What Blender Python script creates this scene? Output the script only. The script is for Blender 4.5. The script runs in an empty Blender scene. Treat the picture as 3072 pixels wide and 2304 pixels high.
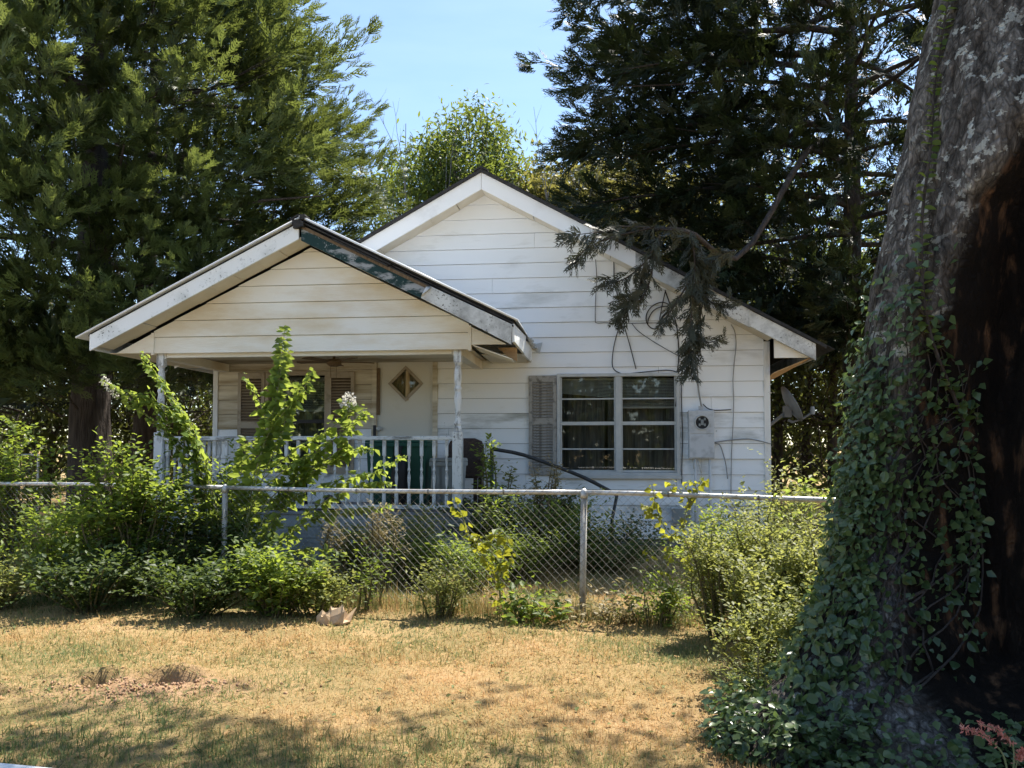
import bpy, math, random
import numpy as np
from mathutils import Vector, Matrix, noise

random.seed(11)
rng = np.random.default_rng(11)
SC = bpy.context.scene
COL = SC.collection

# ------------------------------------------------------------------ camera
F_PX, PITCH, SHIFT_PX, EYE = 800.0, math.radians(2.2), 34.0, 1.45
cam_d = bpy.data.cameras.new('camera')
cam = bpy.data.objects.new('camera', cam_d)
COL.objects.link(cam)
cam_d.sensor_width = 36.0
cam_d.lens = F_PX / 1024 * 36
cam_d.shift_y = SHIFT_PX / 1024
cam_d.clip_end = 2000
cam.location = (0, 0, EYE)
cam.rotation_euler = (math.radians(90) + PITCH, 0, 0)
SC.camera = cam

# ------------------------------------------------------------------ light
SUN_EL, SUN_AZ = math.radians(62), math.radians(-42)       # azimuth: behind the house, towards the right
SKY_STRENGTH, SUN_STRENGTH, EXPOSURE = 0.115, 5.0, 1.27
S_DIR = Vector((-math.sin(SUN_AZ) * math.cos(SUN_EL), math.cos(SUN_AZ) * math.cos(SUN_EL), math.sin(SUN_EL)))
W = bpy.data.worlds.new('World')
SC.world = W
W.use_nodes = True
wn, wl = W.node_tree.nodes, W.node_tree.links
wn.clear()
sky = wn.new('ShaderNodeTexSky')
sky.sky_type = 'NISHITA'
sky.sun_disc = False
sky.sun_elevation = SUN_EL
sky.sun_rotation = -SUN_AZ
sky.altitude = 200
sky.air_density = 1.0
sky.dust_density = 0.2
sky.ozone_density = 1.2
bg = wn.new('ShaderNodeBackground')
bg.inputs['Strength'].default_value = SKY_STRENGTH
# thin streaks of high cloud over the whole sky
tc = wn.new('ShaderNodeTexCoord')
mp = wn.new('ShaderNodeMapping')
mp.inputs['Scale'].default_value = (1.2, 1.2, 6.0)
mp.inputs['Rotation'].default_value = (0.0, 0.25, 0.3)
cn = wn.new('ShaderNodeTexNoise')
cn.inputs['Scale'].default_value = 2.2
cn.inputs['Detail'].default_value = 7
cr = wn.new('ShaderNodeValToRGB')
cr.color_ramp.elements[0].position = 0.42
cr.color_ramp.elements[1].position = 0.80
cr.color_ramp.elements[1].color = (0.45, 0.45, 0.45, 1)
mx = wn.new('ShaderNodeMix')
mx.data_type = 'RGBA'
mx.inputs['B'].default_value = (2.9, 3.9, 5.2, 1)
wo = wn.new('ShaderNodeOutputWorld')
wl.new(tc.outputs['Generated'], mp.inputs['Vector'])
wl.new(mp.outputs['Vector'], cn.inputs['Vector'])
wl.new(cn.outputs['Fac'], cr.inputs['Fac'])
wl.new(cr.outputs['Color'], mx.inputs['Factor'])
wl.new(sky.outputs['Color'], mx.inputs['A'])
wl.new(mx.outputs['Result'], bg.inputs['Color'])
wl.new(bg.outputs['Background'], wo.inputs['Surface'])
sun_d = bpy.data.lights.new('sun', 'SUN')
sun_d.energy = SUN_STRENGTH
sun_d.angle = math.radians(0.53)
sun_d.color = (1.0, 0.94, 0.84)
sun = bpy.data.objects.new('sun', sun_d)
sun.rotation_euler = S_DIR.to_track_quat('Z', 'Y').to_euler()
sun.location = (0, 0, 30)
COL.objects.link(sun)
SC.view_settings.view_transform = 'Standard'
SC.view_settings.look = 'None'
SC.view_settings.exposure = EXPOSURE
SC.view_settings.gamma = 1.0
SC.cycles.max_bounces = 7
SC.cycles.diffuse_bounces = 4
SC.cycles.transparent_max_bounces = 8
SC.cycles.use_denoising = True
SC.cycles.caustics_reflective = False
SC.cycles.caustics_refractive = False

# ------------------------------------------------------------------ pixel -> direction helpers (1024 x 768 frame)
TH = math.radians(6.2)                       # the facade is turned 6.2 degrees
HO = np.array([-0.30, 11.43, 0.0])           # house origin on the ground, in the plane of the front wall
ct, st = math.cos(TH), math.sin(TH)
C0 = np.array([0, 0, EYE])
def ray(u, v):
    cx, cy = (u - 512) / F_PX, (384 - v + SHIFT_PX) / F_PX
    return np.array([cx, math.cos(PITCH) - cy * math.sin(PITCH), math.sin(PITCH) + cy * math.cos(PITCH)])
def to_house(p):
    d = np.asarray(p) - HO
    return np.array([d[0] * ct - d[1] * st, d[0] * st + d[1] * ct, d[2]])
def from_house(p):
    return np.array([HO[0] + p[0] * ct + p[1] * st, HO[1] - p[0] * st + p[1] * ct, p[2]])
def hl(u, v, Y=0.0):
    """point of the house's plane Y = const (house coordinates) seen at a pixel"""
    a = to_house(C0); b = to_house(C0 + ray(u, v)) - a
    return a + b * ((Y - a[1]) / b[1])
def dp(u, v, y):
    r = ray(u, v)
    return C0 + r * (y / r[1])

# ------------------------------------------------------------------ generic helpers
def tag(o, label=None, cat=None, group=None, kind=None):
    if label: o['label'] = label
    if cat: o['category'] = cat
    if group: o['group'] = group
    if kind: o['kind'] = kind
    return o
def empty(name, loc=(0, 0, 0), rz=0.0):
    o = bpy.data.objects.new(name, None)
    COL.objects.link(o)
    o.location = loc
    o.rotation_euler = (0, 0, rz)
    o.empty_display_size = 0.2
    return o
def thing(name, label, cat, loc=(0, 0, 0), rz=0.0, group=None):
    return tag(empty(name, loc, rz), label, cat, group)
def link(name, me, parent=None, loc=None):
    o = bpy.data.objects.new(name, me)
    COL.objects.link(o)
    o.parent = parent
    if loc is not None: o.location = loc
    return o

class MB:
    def __init__(s): s.v = []; s.f = []
    def add(s, vs, fs):
        n = len(s.v); s.v += [tuple(map(float, q)) for q in vs]; s.f += [tuple(i + n for i in q) for q in fs]; return s
    def box(s, x0, x1, y0, y1, z0, z1):
        return s.add([(x0, y0, z0), (x1, y0, z0), (x1, y1, z0), (x0, y1, z0), (x0, y0, z1), (x1, y0, z1), (x1, y1, z1), (x0, y1, z1)],
                     [(0, 3, 2, 1), (4, 5, 6, 7), (0, 1, 5, 4), (1, 2, 6, 5), (2, 3, 7, 6), (3, 0, 4, 7)])
    def prism(s, poly, y0, y1):
        """polygon [(x, z)] (counter-clockwise seen from -Y) extruded along Y; y0 / y1 may be functions of (x, z)"""
        n = len(poly)
        fy0 = y0 if callable(y0) else (lambda x, z: y0)
        fy1 = y1 if callable(y1) else (lambda x, z: y1)
        vs = [(x, fy0(x, z), z) for x, z in poly] + [(x, fy1(x, z), z) for x, z in poly]
        fs = [tuple(range(n)), tuple(range(2 * n - 1, n - 1, -1))]
        fs += [(i, i + n, (i + 1) % n + n, (i + 1) % n) for i in range(n)]
        return s.add(vs, fs)
    def tube(s, pts, r, n=6, cap=True):
        pts = [Vector(p) for p in pts]
        m = len(pts)
        rs = [r] * m if np.isscalar(r) else list(r)
        base = len(s.v); prev = None
        for i, p in enumerate(pts):
            d = (pts[min(i + 1, m - 1)] - pts[max(i - 1, 0)])
            if d.length < 1e-9: d = Vector((0, 0, 1))
            d.normalize()
            if prev is None:
                a = Vector((1, 0, 0)) if abs(d.x) < 0.8 else Vector((0, 1, 0))
                a = (a - d * a.dot(d)).normalized()
            else:
                a = prev - d * prev.dot(d)
                a = a.normalized() if a.length > 1e-6 else Vector((1, 0, 0))
            prev = a
            b = d.cross(a)
            for k in range(n):
                t = 2 * math.pi * k / n
                s.v.append(tuple(p + (a * math.cos(t) + b * math.sin(t)) * rs[i]))
        for i in range(m - 1):
            for k in range(n):
                k2 = (k + 1) % n
                s.f.append((base + i * n + k, base + i * n + k2, base + (i + 1) * n + k2, base + (i + 1) * n + k))
        if cap:
            s.f.append(tuple(base + k for k in range(n - 1, -1, -1)))
            s.f.append(tuple(base + (m - 1) * n + k for k in range(n)))
        return s
    def lathe(s, prof, c=(0, 0, 0), n=12, M=None, cap=True):
        base = len(s.v)
        for r, z in prof:
            for k in range(n):
                t = 2 * math.pi * k / n
                p = Vector((r * math.cos(t), r * math.sin(t), z))
                if M is not None: p = M @ p
                s.v.append((p.x + c[0], p.y + c[1], p.z + c[2]))
        for i in range(len(prof) - 1):
            for k in range(n):
                k2 = (k + 1) % n
                s.f.append((base + i * n + k, base + i * n + k2, base + (i + 1) * n + k2, base + (i + 1) * n + k))
        if cap:
            s.f.append(tuple(base + k for k in range(n - 1, -1, -1)))
            s.f.append(tuple(base + (len(prof) - 1) * n + k for k in range(n)))
        return s
    def mesh(s, name, mat, smooth=False):
        me = bpy.data.meshes.new(name)
        me.from_pydata(s.v, [], s.f)
        me.materials.append(mat)
        if smooth: me.polygons.foreach_set('use_smooth', [True] * len(me.polygons))
        me.update()
        return me
    def obj(s, name, mat, parent=None, smooth=False, bevel=0.0, loc=None):
        o = link(name, s.mesh(name, mat, smooth), parent, loc)
        if bevel:
            m = o.modifiers.new('bevel', 'BEVEL'); m.width = bevel; m.segments = 2; m.limit_method = 'ANGLE'
        return o

def clip_poly(poly, a, b, c):
    """keep the side a*x + b*z <= c"""
    out = []
    for i in range(len(poly)):
        p, q = poly[i], poly[(i + 1) % len(poly)]
        dp_, dq = a * p[0] + b * p[1] - c, a * q[0] + b * q[1] - c
        if dp_ <= 0: out.append(p)
        if (dp_ < 0 < dq) or (dq < 0 < dp_):
            t = dp_ / (dp_ - dq)
            out.append((p[0] + (q[0] - p[0]) * t, p[1] + (q[1] - p[1]) * t))
    return out
def rect_minus(rects, op):
    ox0, ox1, oz0, oz1 = op
    res = []
    for x0, x1, z0, z1 in rects:
        if ox1 <= x0 or ox0 >= x1 or oz1 <= z0 or oz0 >= z1:
            res.append((x0, x1, z0, z1)); continue
        if z0 < oz0: res.append((x0, x1, z0, oz0))
        if z1 > oz1: res.append((x0, x1, oz1, z1))
        a, b = max(z0, oz0), min(z1, oz1)
        if x0 < ox0: res.append((x0, ox0, a, b))
        if x1 > ox1: res.append((ox1, x1, a, b))
    return res

# ------------------------------------------------------------------ materials
def nodes_of(name):
    m = bpy.data.materials.new(name)
    m.use_nodes = True
    t = m.node_tree
    b = t.nodes['Principled BSDF']
    return m, t, b
def ramp(t, cols, pos=None):
    r = t.nodes.new('ShaderNodeValToRGB')
    e = r.color_ramp.elements
    n = len(cols)
    pos = pos or [i / (n - 1) for i in range(n)]
    while len(e) < n: e.new(0.5)
    for i in range(n):
        e[i].position = pos[i]
        c = cols[i]
        e[i].color = (c[0], c[1], c[2], 1)
    return r
def coords(t, stretch=(1, 1, 1), space='Object'):
    c = t.nodes.new('ShaderNodeTexCoord')
    m = t.nodes.new('ShaderNodeMapping')
    m.inputs['Scale'].default_value = stretch
    t.links.new(c.outputs[space], m.inputs['Vector'])
    return m.outputs['Vector']
def noise_tex(t, vec, scale, detail=5, rough=0.55, dist=0.0):
    n = t.nodes.new('ShaderNodeTexNoise')
    n.inputs['Scale'].default_value = scale
    n.inputs['Detail'].default_value = detail
    n.inputs['Roughness'].default_value = rough
    n.inputs['Distortion'].default_value = dist
    t.links.new(vec, n.inputs['Vector'])
    return n.outputs['Fac']
def mixc(t, fac, a, b, mode='MIX'):
    m = t.nodes.new('ShaderNodeMix')
    m.data_type = 'RGBA'
    m.blend_type = mode
    for sock, val in ((m.inputs['Factor'], fac), (m.inputs['A'], a), (m.inputs['B'], b)):
        if hasattr(val, 'links'): t.links.new(val, sock)
        elif np.isscalar(val): sock.default_value = val
        else: sock.default_value = (val[0], val[1], val[2], 1)
    return m.outputs['Result']
def bump(t, b, h, strength=0.3, dist=0.01):
    n = t.nodes.new('ShaderNodeBump')
    n.inputs['Strength'].default_value = strength
    n.inputs['Distance'].default_value = dist
    t.links.new(h, n.inputs['Height'])
    t.links.new(n.outputs['Normal'], b.inputs['Normal'])
def nmat(name, cols, scale=4, rough=0.75, bmp=0.0, bscale=None, spec=0.3, stretch=(1, 1, 1), metal=0.0, pos=None, bdist=0.01, space='Object'):
    m, t, b = nodes_of(name)
    v = coords(t, stretch, space)
    f = noise_tex(t, v, scale, 6)
    if not pos:
        n = len(cols); pos = [0.3 + 0.4 * i / (n - 1) for i in range(n)]
    r = ramp(t, cols, pos)
    t.links.new(f, r.inputs['Fac'])
    t.links.new(r.outputs['Color'], b.inputs['Base Color'])
    b.inputs['Roughness'].default_value = rough
    b.inputs['Specular IOR Level'].default_value = spec
    b.inputs['Metallic'].default_value = metal
    if bmp: bump(t, b, noise_tex(t, v, bscale or scale * 4, 5), bmp, bdist)
    return m
def stained(name, base, base2, stain, lo, hi, sscale=1.6, sstretch=(1, 1, 1), speck=None, speck_lo=0.66, grain=0.25, gstretch=(2, 2, 40), gscale=9, rough=0.65, gdist=0.004):
    m, t, b = nodes_of(name)
    v = coords(t)
    c0 = ramp(t, [base, base2], [0.3, 0.7])
    t.links.new(noise_tex(t, v, 0.9, 3), c0.inputs['Fac'])
    vs = coords(t, sstretch)
    f = ramp(t, [(0, 0, 0), (1, 1, 1)], [lo, hi])
    t.links.new(noise_tex(t, vs, sscale, 8, 0.62), f.inputs['Fac'])
    c = mixc(t, f.outputs['Color'], c0.outputs['Color'], stain)
    if speck:
        f2 = ramp(t, [(0, 0, 0), (1, 1, 1)], [speck_lo, speck_lo + 0.05])
        t.links.new(noise_tex(t, v, 38, 4, 0.6), f2.inputs['Fac'])
        f3 = ramp(t, [(0, 0, 0), (1, 1, 1)], [0.46, 0.6])
        t.links.new(noise_tex(t, v, 2.2, 3), f3.inputs['Fac'])
        k = mixc(t, 1.0, f2.outputs['Color'], f3.outputs['Color'], 'MULTIPLY')
        c = mixc(t, k, c, speck)
    t.links.new(c, b.inputs['Base Color'])
    b.inputs['Roughness'].default_value = rough
    b.inputs['Specular IOR Level'].default_value = 0.3
    if grain: bump(t, b, noise_tex(t, coords(t, gstretch), gscale, 4, 0.6, 0.4), grain, gdist)
    return m
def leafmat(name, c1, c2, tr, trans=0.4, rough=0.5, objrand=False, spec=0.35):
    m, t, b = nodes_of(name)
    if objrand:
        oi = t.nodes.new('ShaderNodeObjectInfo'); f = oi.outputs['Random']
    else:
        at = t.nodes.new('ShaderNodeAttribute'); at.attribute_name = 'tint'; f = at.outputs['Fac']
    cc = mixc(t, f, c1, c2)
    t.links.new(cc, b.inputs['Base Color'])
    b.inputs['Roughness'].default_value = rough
    b.inputs['Specular IOR Level'].default_value = spec
    tl = t.nodes.new('ShaderNodeBsdfTranslucent')
    tcol = mixc(t, f, tuple(x * 0.6 for x in tr), tr)
    t.links.new(tcol, tl.inputs['Color'])
    ms = t.nodes.new('ShaderNodeMixShader')
    ms.inputs['Fac'].default_value = trans
    t.links.new(b.outputs['BSDF'], ms.inputs[1])
    t.links.new(tl.outputs['BSDF'], ms.inputs[2])
    t.links.new(ms.outputs['Shader'], t.nodes['Material Output'].inputs['Surface'])
    return m
def glassmat(name, tint=(0.85, 0.9, 0.88), refl=0.10):
    m = bpy.data.materials.new(name)
    m.use_nodes = True
    t = m.node_tree
    t.nodes.clear()
    o = t.nodes.new('ShaderNodeOutputMaterial')
    tr = t.nodes.new('ShaderNodeBsdfTransparent'); tr.inputs['Color'].default_value = (*tint, 1)
    gl = t.nodes.new('ShaderNodeBsdfGlossy'); gl.inputs['Roughness'].default_value = 0.02
    lw = t.nodes.new('ShaderNodeLayerWeight'); lw.inputs['Blend'].default_value = 0.25
    mp_ = t.nodes.new('ShaderNodeMapRange')
    mp_.inputs['To Min'].default_value = refl; mp_.inputs['To Max'].default_value = 0.9
    t.links.new(lw.outputs['Fresnel'], mp_.inputs['Value'])
    nz = t.nodes.new('ShaderNodeTexNoise'); nz.inputs['Scale'].default_value = 2.3; t.links.new(coords(t), nz.inputs['Vector'])
    bp = t.nodes.new('ShaderNodeBump'); bp.inputs['Strength'].default_value = 0.04; bp.inputs['Distance'].default_value = 0.01
    t.links.new(nz.outputs['Fac'], bp.inputs['Height'])
    t.links.new(bp.outputs['Normal'], gl.inputs['Normal'])
    ms = t.nodes.new('ShaderNodeMixShader')
    t.links.new(mp_.outputs['Result'], ms.inputs['Fac'])
    t.links.new(tr.outputs['BSDF'], ms.inputs[1]); t.links.new(gl.outputs['BSDF'], ms.inputs[2])
    t.links.new(ms.outputs['Shader'], o.inputs['Surface'])
    return m

M = {}
M['siding'] = stained('siding_paint', (0.78, 0.80, 0.81), (0.82, 0.83, 0.83), (0.42, 0.42, 0.38), 0.56, 0.82, 1.1, (0.6, 1, 2.2), (0.30, 0.30, 0.28), 0.72)
M['siding_low'] = stained('siding_paint_mildewed', (0.76, 0.79, 0.81), (0.80, 0.82, 0.83), (0.30, 0.31, 0.28), 0.50, 0.74, 1.5, (0.7, 1, 3.0), (0.25, 0.26, 0.24), 0.68)
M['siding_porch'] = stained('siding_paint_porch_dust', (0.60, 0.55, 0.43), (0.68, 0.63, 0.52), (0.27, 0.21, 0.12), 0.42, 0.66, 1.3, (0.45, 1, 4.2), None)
M['gable'] = stained('gable_siding_bounce_tint', (0.78, 0.75, 0.66), (0.81, 0.80, 0.76), (0.58, 0.45, 0.25), 0.46, 0.74, 1.0, (0.5, 1, 1.8), None, grain=0.6, gstretch=(1.2, 1, 16), gscale=7, gdist=0.006)  # warm bounce light off the grass is put into this cream colour
M['fascia'] = stained('fascia_cladding', (0.74, 0.76, 0.77), (0.78, 0.80, 0.80), (0.46, 0.48, 0.47), 0.50, 0.75, 2.2, (1, 1, 1), (0.12, 0.13, 0.12), 0.60, grain=0.08, rough=0.5)
M['fascia_dirty'] = stained('fascia_cladding_mouldy', (0.60, 0.61, 0.60), (0.66, 0.67, 0.66), (0.25, 0.25, 0.24), 0.44, 0.66, 3.2, (1, 1, 1), (0.14, 0.14, 0.13), 0.58, grain=0.1, rough=0.55)
M['fascia_clean'] = stained('fascia_cladding_clean', (0.78, 0.79, 0.80), (0.82, 0.83, 0.83), (0.58, 0.58, 0.57), 0.55, 0.8, 2.0, (1, 1, 1), (0.35, 0.36, 0.36), 0.72, grain=0.05, rough=0.5)
M['soffit'] = nmat('soffit_panel_cream', [(0.58, 0.52, 0.40), (0.68, 0.63, 0.52)], 3, 0.6)
M['peel'] = stained('peeling_green_paint', (0.33, 0.34, 0.35), (0.26, 0.28, 0.29), (0.008, 0.034, 0.033), 0.42, 0.50, 2.6, (1.2, 1, 3.5), (0.5, 0.5, 0.5), 0.6, grain=0.5, gstretch=(3, 1, 30))
M['shingle'] = nmat('asphalt_shingle', [(0.018, 0.018, 0.02), (0.05, 0.048, 0.046)], 30, 0.9, 0.5, 90)
M['metal_roof'] = nmat('white_metal_roofing', [(0.62, 0.64, 0.66), (0.74, 0.75, 0.76)], 2, 0.4, spec=0.5)
M['trim'] = stained('trim_paint_white', (0.66, 0.67, 0.66), (0.72, 0.72, 0.70), (0.40, 0.40, 0.37), 0.52, 0.8, 4, (2, 2, 0.6), (0.2, 0.2, 0.19), 0.68, grain=0.2, gstretch=(14, 14, 1))
M['post'] = stained('post_paint_flaking', (0.60, 0.62, 0.63), (0.68, 0.69, 0.69), (0.25, 0.25, 0.24), 0.50, 0.64, 9, (2, 2, 0.7), (0.13, 0.13, 0.13), 0.6, grain=0.4, gstretch=(14, 14, 1))
M['rail'] = stained('rail_paint_flaking', (0.58, 0.60, 0.60), (0.66, 0.67, 0.66), (0.22, 0.22, 0.21), 0.49, 0.62, 6, (1, 3, 3), (0.13, 0.13, 0.13), 0.6, grain=0.4, gstretch=(1, 14, 14))
M['deck'] = stained('deck_boards_grey', (0.20, 0.21, 0.23), (0.28, 0.29, 0.31), (0.10, 0.10, 0.10), 0.48, 0.7, 3, (1, 3, 3), None, grain=0.4, gstretch=(1, 14, 14))
M['skirt'] = stained('skirting_boards_blue_grey', (0.25, 0.28, 0.31), (0.33, 0.36, 0.38), (0.14, 0.15, 0.15), 0.48, 0.72, 2, (0.8, 1, 3), None, grain=0.4, gstretch=(1, 14, 14))
M['shutter'] = stained('shutter_paint_weathered', (0.27, 0.26, 0.24), (0.33, 0.32, 0.30), (0.15, 0.14, 0.13), 0.50, 0.64, 14, (1, 1, 1), (0.5, 0.5, 0.5), 0.62, grain=0.4, gstretch=(8, 8, 1))
M['shutter_tan'] = stained('shutter_paint_tan', (0.33, 0.28, 0.21), (0.38, 0.33, 0.26), (0.22, 0.18, 0.12), 0.5, 0.7, 8, (1, 1, 1), None)
M['slat_tan'] = nmat('shutter_slat_brown', [(0.10, 0.075, 0.05), (0.15, 0.115, 0.08)], 9, 0.7)
M['alu'] = nmat('aluminium_frame', [(0.40, 0.42, 0.42), (0.50, 0.51, 0.50)], 8, 0.45, spec=0.5)
M['door'] = stained('door_paint_offwhite', (0.60, 0.58, 0.51), (0.64, 0.62, 0.55), (0.42, 0.38, 0.29), 0.55, 0.85, 1.2, (1, 1, 1), None, grain=0.0)
M['brownwood'] = nmat('brown_wood', [(0.10, 0.065, 0.035), (0.19, 0.13, 0.075)], 12, 0.8, 0.3, 30, stretch=(4, 4, 1))
M['rawwood'] = nmat('bare_pine_wood', [(0.36, 0.22, 0.11), (0.48, 0.32, 0.17)], 6, 0.8, 0.3, 30, stretch=(1, 5, 5))
M['black'] = nmat('black_plastic', [(0.012, 0.012, 0.013), (0.022, 0.022, 0.024)], 10, 0.5)
M['blackmetal'] = nmat('black_painted_steel', [(0.02, 0.022, 0.025), (0.045, 0.047, 0.05)], 14, 0.45, 0.2, 60)
M['cable'] = nmat('black_cable_sheath', [(0.018, 0.018, 0.018), (0.035, 0.035, 0.035)], 12, 0.6)
M['cable_grey'] = nmat('grey_cable_sheath', [(0.20, 0.20, 0.19), (0.30, 0.30, 0.29)], 12, 0.6)
M['meter'] = stained('meter_box_enamel', (0.47, 0.49, 0.51), (0.54, 0.56, 0.58), (0.30, 0.31, 0.32), 0.48, 0.72, 7, (1, 1, 1), (0.2, 0.2, 0.2), 0.7, grain=0.0, rough=0.5)
M['pvc'] = nmat('pvc_conduit', [(0.50, 0.51, 0.50), (0.60, 0.61, 0.60)], 8, 0.5)
M['galv'] = nmat('galvanised_steel', [(0.30, 0.28, 0.25), (0.46, 0.46, 0.45), (0.56, 0.56, 0.56)], 9, 0.42, 0.15, 60, spec=0.5, metal=0.35)
M['galv_post'] = nmat('galvanised_post_stained', [(0.22, 0.19, 0.15), (0.42, 0.40, 0.36), (0.48, 0.47, 0.45)], 7, 0.6, 0.2, 50, spec=0.4, metal=0.2)
M['wire'] = nmat('galvanised_wire', [(0.13, 0.12, 0.10), (0.30, 0.29, 0.27)], 3, 0.5, spec=0.4, metal=0.3)
M['lap_shade'] = nmat('lap_shade_backing', [(0.03, 0.028, 0.025), (0.06, 0.055, 0.05)], 8, 0.9)  # near-black backing behind plank gaps, put in to draw the lap shadow lines
M['block'] = nmat('concrete_block', [(0.20, 0.19, 0.17), (0.32, 0.30, 0.27)], 12, 0.95, 0.5, 60)
M['mortar'] = nmat('mortar', [(0.16, 0.15, 0.14), (0.22, 0.21, 0.19)], 20, 0.95)
M['interior'] = nmat('interior_board', [(0.10, 0.09, 0.08), (0.14, 0.13, 0.11)], 3, 0.9)
M['curtain'] = nmat('brown_curtain_cloth', [(0.08, 0.072, 0.066), (0.24, 0.22, 0.20)], 5, 0.9, stretch=(12, 1, 0.4))
M['blind'] = nmat('blind_slats_grey', [(0.50, 0.48, 0.45), (0.58, 0.56, 0.52)], 6, 0.6)
M['glass'] = glassmat('window_glass', (0.85, 0.87, 0.85), refl=0.03)
M['glass_porch'] = glassmat('porch_window_glass', refl=0.16)
M['binbody'] = nmat('green_bin_plastic', [(0.010, 0.060, 0.040), (0.018, 0.085, 0.058)], 5, 0.55)
M['bingrey'] = nmat('grey_bin_plastic', [(0.20, 0.22, 0.22), (0.28, 0.30, 0.30)], 5, 0.55)
M['chair'] = nmat('brown_chair_weave', [(0.03, 0.02, 0.016), (0.07, 0.045, 0.035)], 40, 0.7, 0.6, 60)
M['dish'] = nmat('dish_grey_steel', [(0.13, 0.14, 0.15), (0.19, 0.20, 0.21)], 5, 0.5)
M['soil'] = nmat('dug_soil', [(0.26, 0.15, 0.09), (0.44, 0.28, 0.17)], 12, 0.95, 0.8, 40)
M['road'] = nmat('pale_concrete', [(0.55, 0.56, 0.56), (0.66, 0.67, 0.67)], 6, 0.85, 0.3, 90)
M['bark'] = nmat('cedar_bark', [(0.035, 0.028, 0.024), (0.085, 0.070, 0.060)], 5, 0.95, 1.0, 12, stretch=(3, 3, 0.5), bdist=0.05)
M['bark2'] = nmat('grey_bark', [(0.07, 0.06, 0.05), (0.16, 0.14, 0.12)], 6, 0.95, 0.8, 14, stretch=(3, 3, 0.6), bdist=0.03)
M['deadwood'] = nmat('dead_grey_twigs', [(0.22, 0.20, 0.18), (0.34, 0.32, 0.29)], 6, 0.9)
M['stem'] = nmat('green_brown_stem', [(0.07, 0.07, 0.03), (0.13, 0.10, 0.05)], 9, 0.8)
M['stem_light'] = nmat('pale_vine_stem', [(0.16, 0.18, 0.07), (0.26, 0.26, 0.13)], 9, 0.7)
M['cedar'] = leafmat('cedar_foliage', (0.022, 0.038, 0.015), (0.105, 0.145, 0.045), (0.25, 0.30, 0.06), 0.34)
M['cedar_dark'] = leafmat('cedar_foliage_dark', (0.013, 0.022, 0.012), (0.040, 0.060, 0.024), (0.08, 0.11, 0.025), 0.22)
M['cedar_sprig'] = leafmat('cedar_foliage_drooping', (0.030, 0.032, 0.020), (0.070, 0.072, 0.040), (0.08, 0.09, 0.03), 0.15)
M['leaf_tree'] = leafmat('broad_leaf_light', (0.050, 0.085, 0.020), (0.11, 0.15, 0.035), (0.28, 0.34, 0.05), 0.45)
M['leaf_gold'] = leafmat('broad_leaf_yellowing', (0.085, 0.10, 0.030), (0.19, 0.17, 0.05), (0.36, 0.33, 0.08), 0.45)
M['leaf_wood'] = leafmat('woodland_leaf', (0.022, 0.036, 0.012), (0.070, 0.085, 0.025), (0.22, 0.24, 0.05), 0.38)
M['leaf_shrub'] = leafmat('shrub_leaf', (0.045, 0.085, 0.018), (0.13, 0.18, 0.040), (0.40, 0.50, 0.06), 0.48)
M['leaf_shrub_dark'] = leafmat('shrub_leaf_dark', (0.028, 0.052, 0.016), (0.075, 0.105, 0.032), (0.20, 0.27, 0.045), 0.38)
M['leaf_fine'] = leafmat('fine_shrub_leaf', (0.075, 0.105, 0.026), (0.19, 0.21, 0.065), (0.48, 0.50, 0.12), 0.48)
M['leaf_yellow'] = leafmat('yellow_green_vine_leaf', (0.10, 0.15, 0.020), (0.24, 0.25, 0.025), (0.50, 0.50, 0.045), 0.48)
M['leaf_yellow_o'] = leafmat('yellow_green_vine_leaf_single', (0.10, 0.15, 0.020), (0.24, 0.25, 0.025), (0.50, 0.50, 0.045), 0.48, objrand=True)
M['leaf_myrtle'] = leafmat('myrtle_leaf', (0.07, 0.13, 0.028), (0.17, 0.24, 0.06), (0.46, 0.56, 0.09), 0.48)
M['leaf_myrtle_o'] = leafmat('myrtle_leaf_single', (0.07, 0.13, 0.028), (0.17, 0.24, 0.06), (0.46, 0.56, 0.09), 0.48, objrand=True)
M['leaf_ivy'] = leafmat('creeper_leaf', (0.035, 0.070, 0.028), (0.115, 0.160, 0.065), (0.20, 0.30, 0.07), 0.30, 0.32, spec=0.5)
M['leaf_ivy_o'] = leafmat('creeper_leaf_single', (0.035, 0.070, 0.028), (0.115, 0.160, 0.065), (0.20, 0.30, 0.07), 0.30, 0.32, objrand=True, spec=0.5)
M['petal'] = leafmat('white_petal', (0.60, 0.57, 0.50), (0.78, 0.76, 0.70), (0.70, 0.68, 0.6), 0.4)
M['seed'] = leafmat('weed_seed_heads', (0.22, 0.18, 0.09), (0.36, 0.29, 0.14), (0.4, 0.33, 0.15), 0.4)
M['pink'] = leafmat('pink_grass_plume', (0.70, 0.20, 0.16), (0.80, 0.40, 0.30), (0.8, 0.35, 0.28), 0.4)
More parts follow.
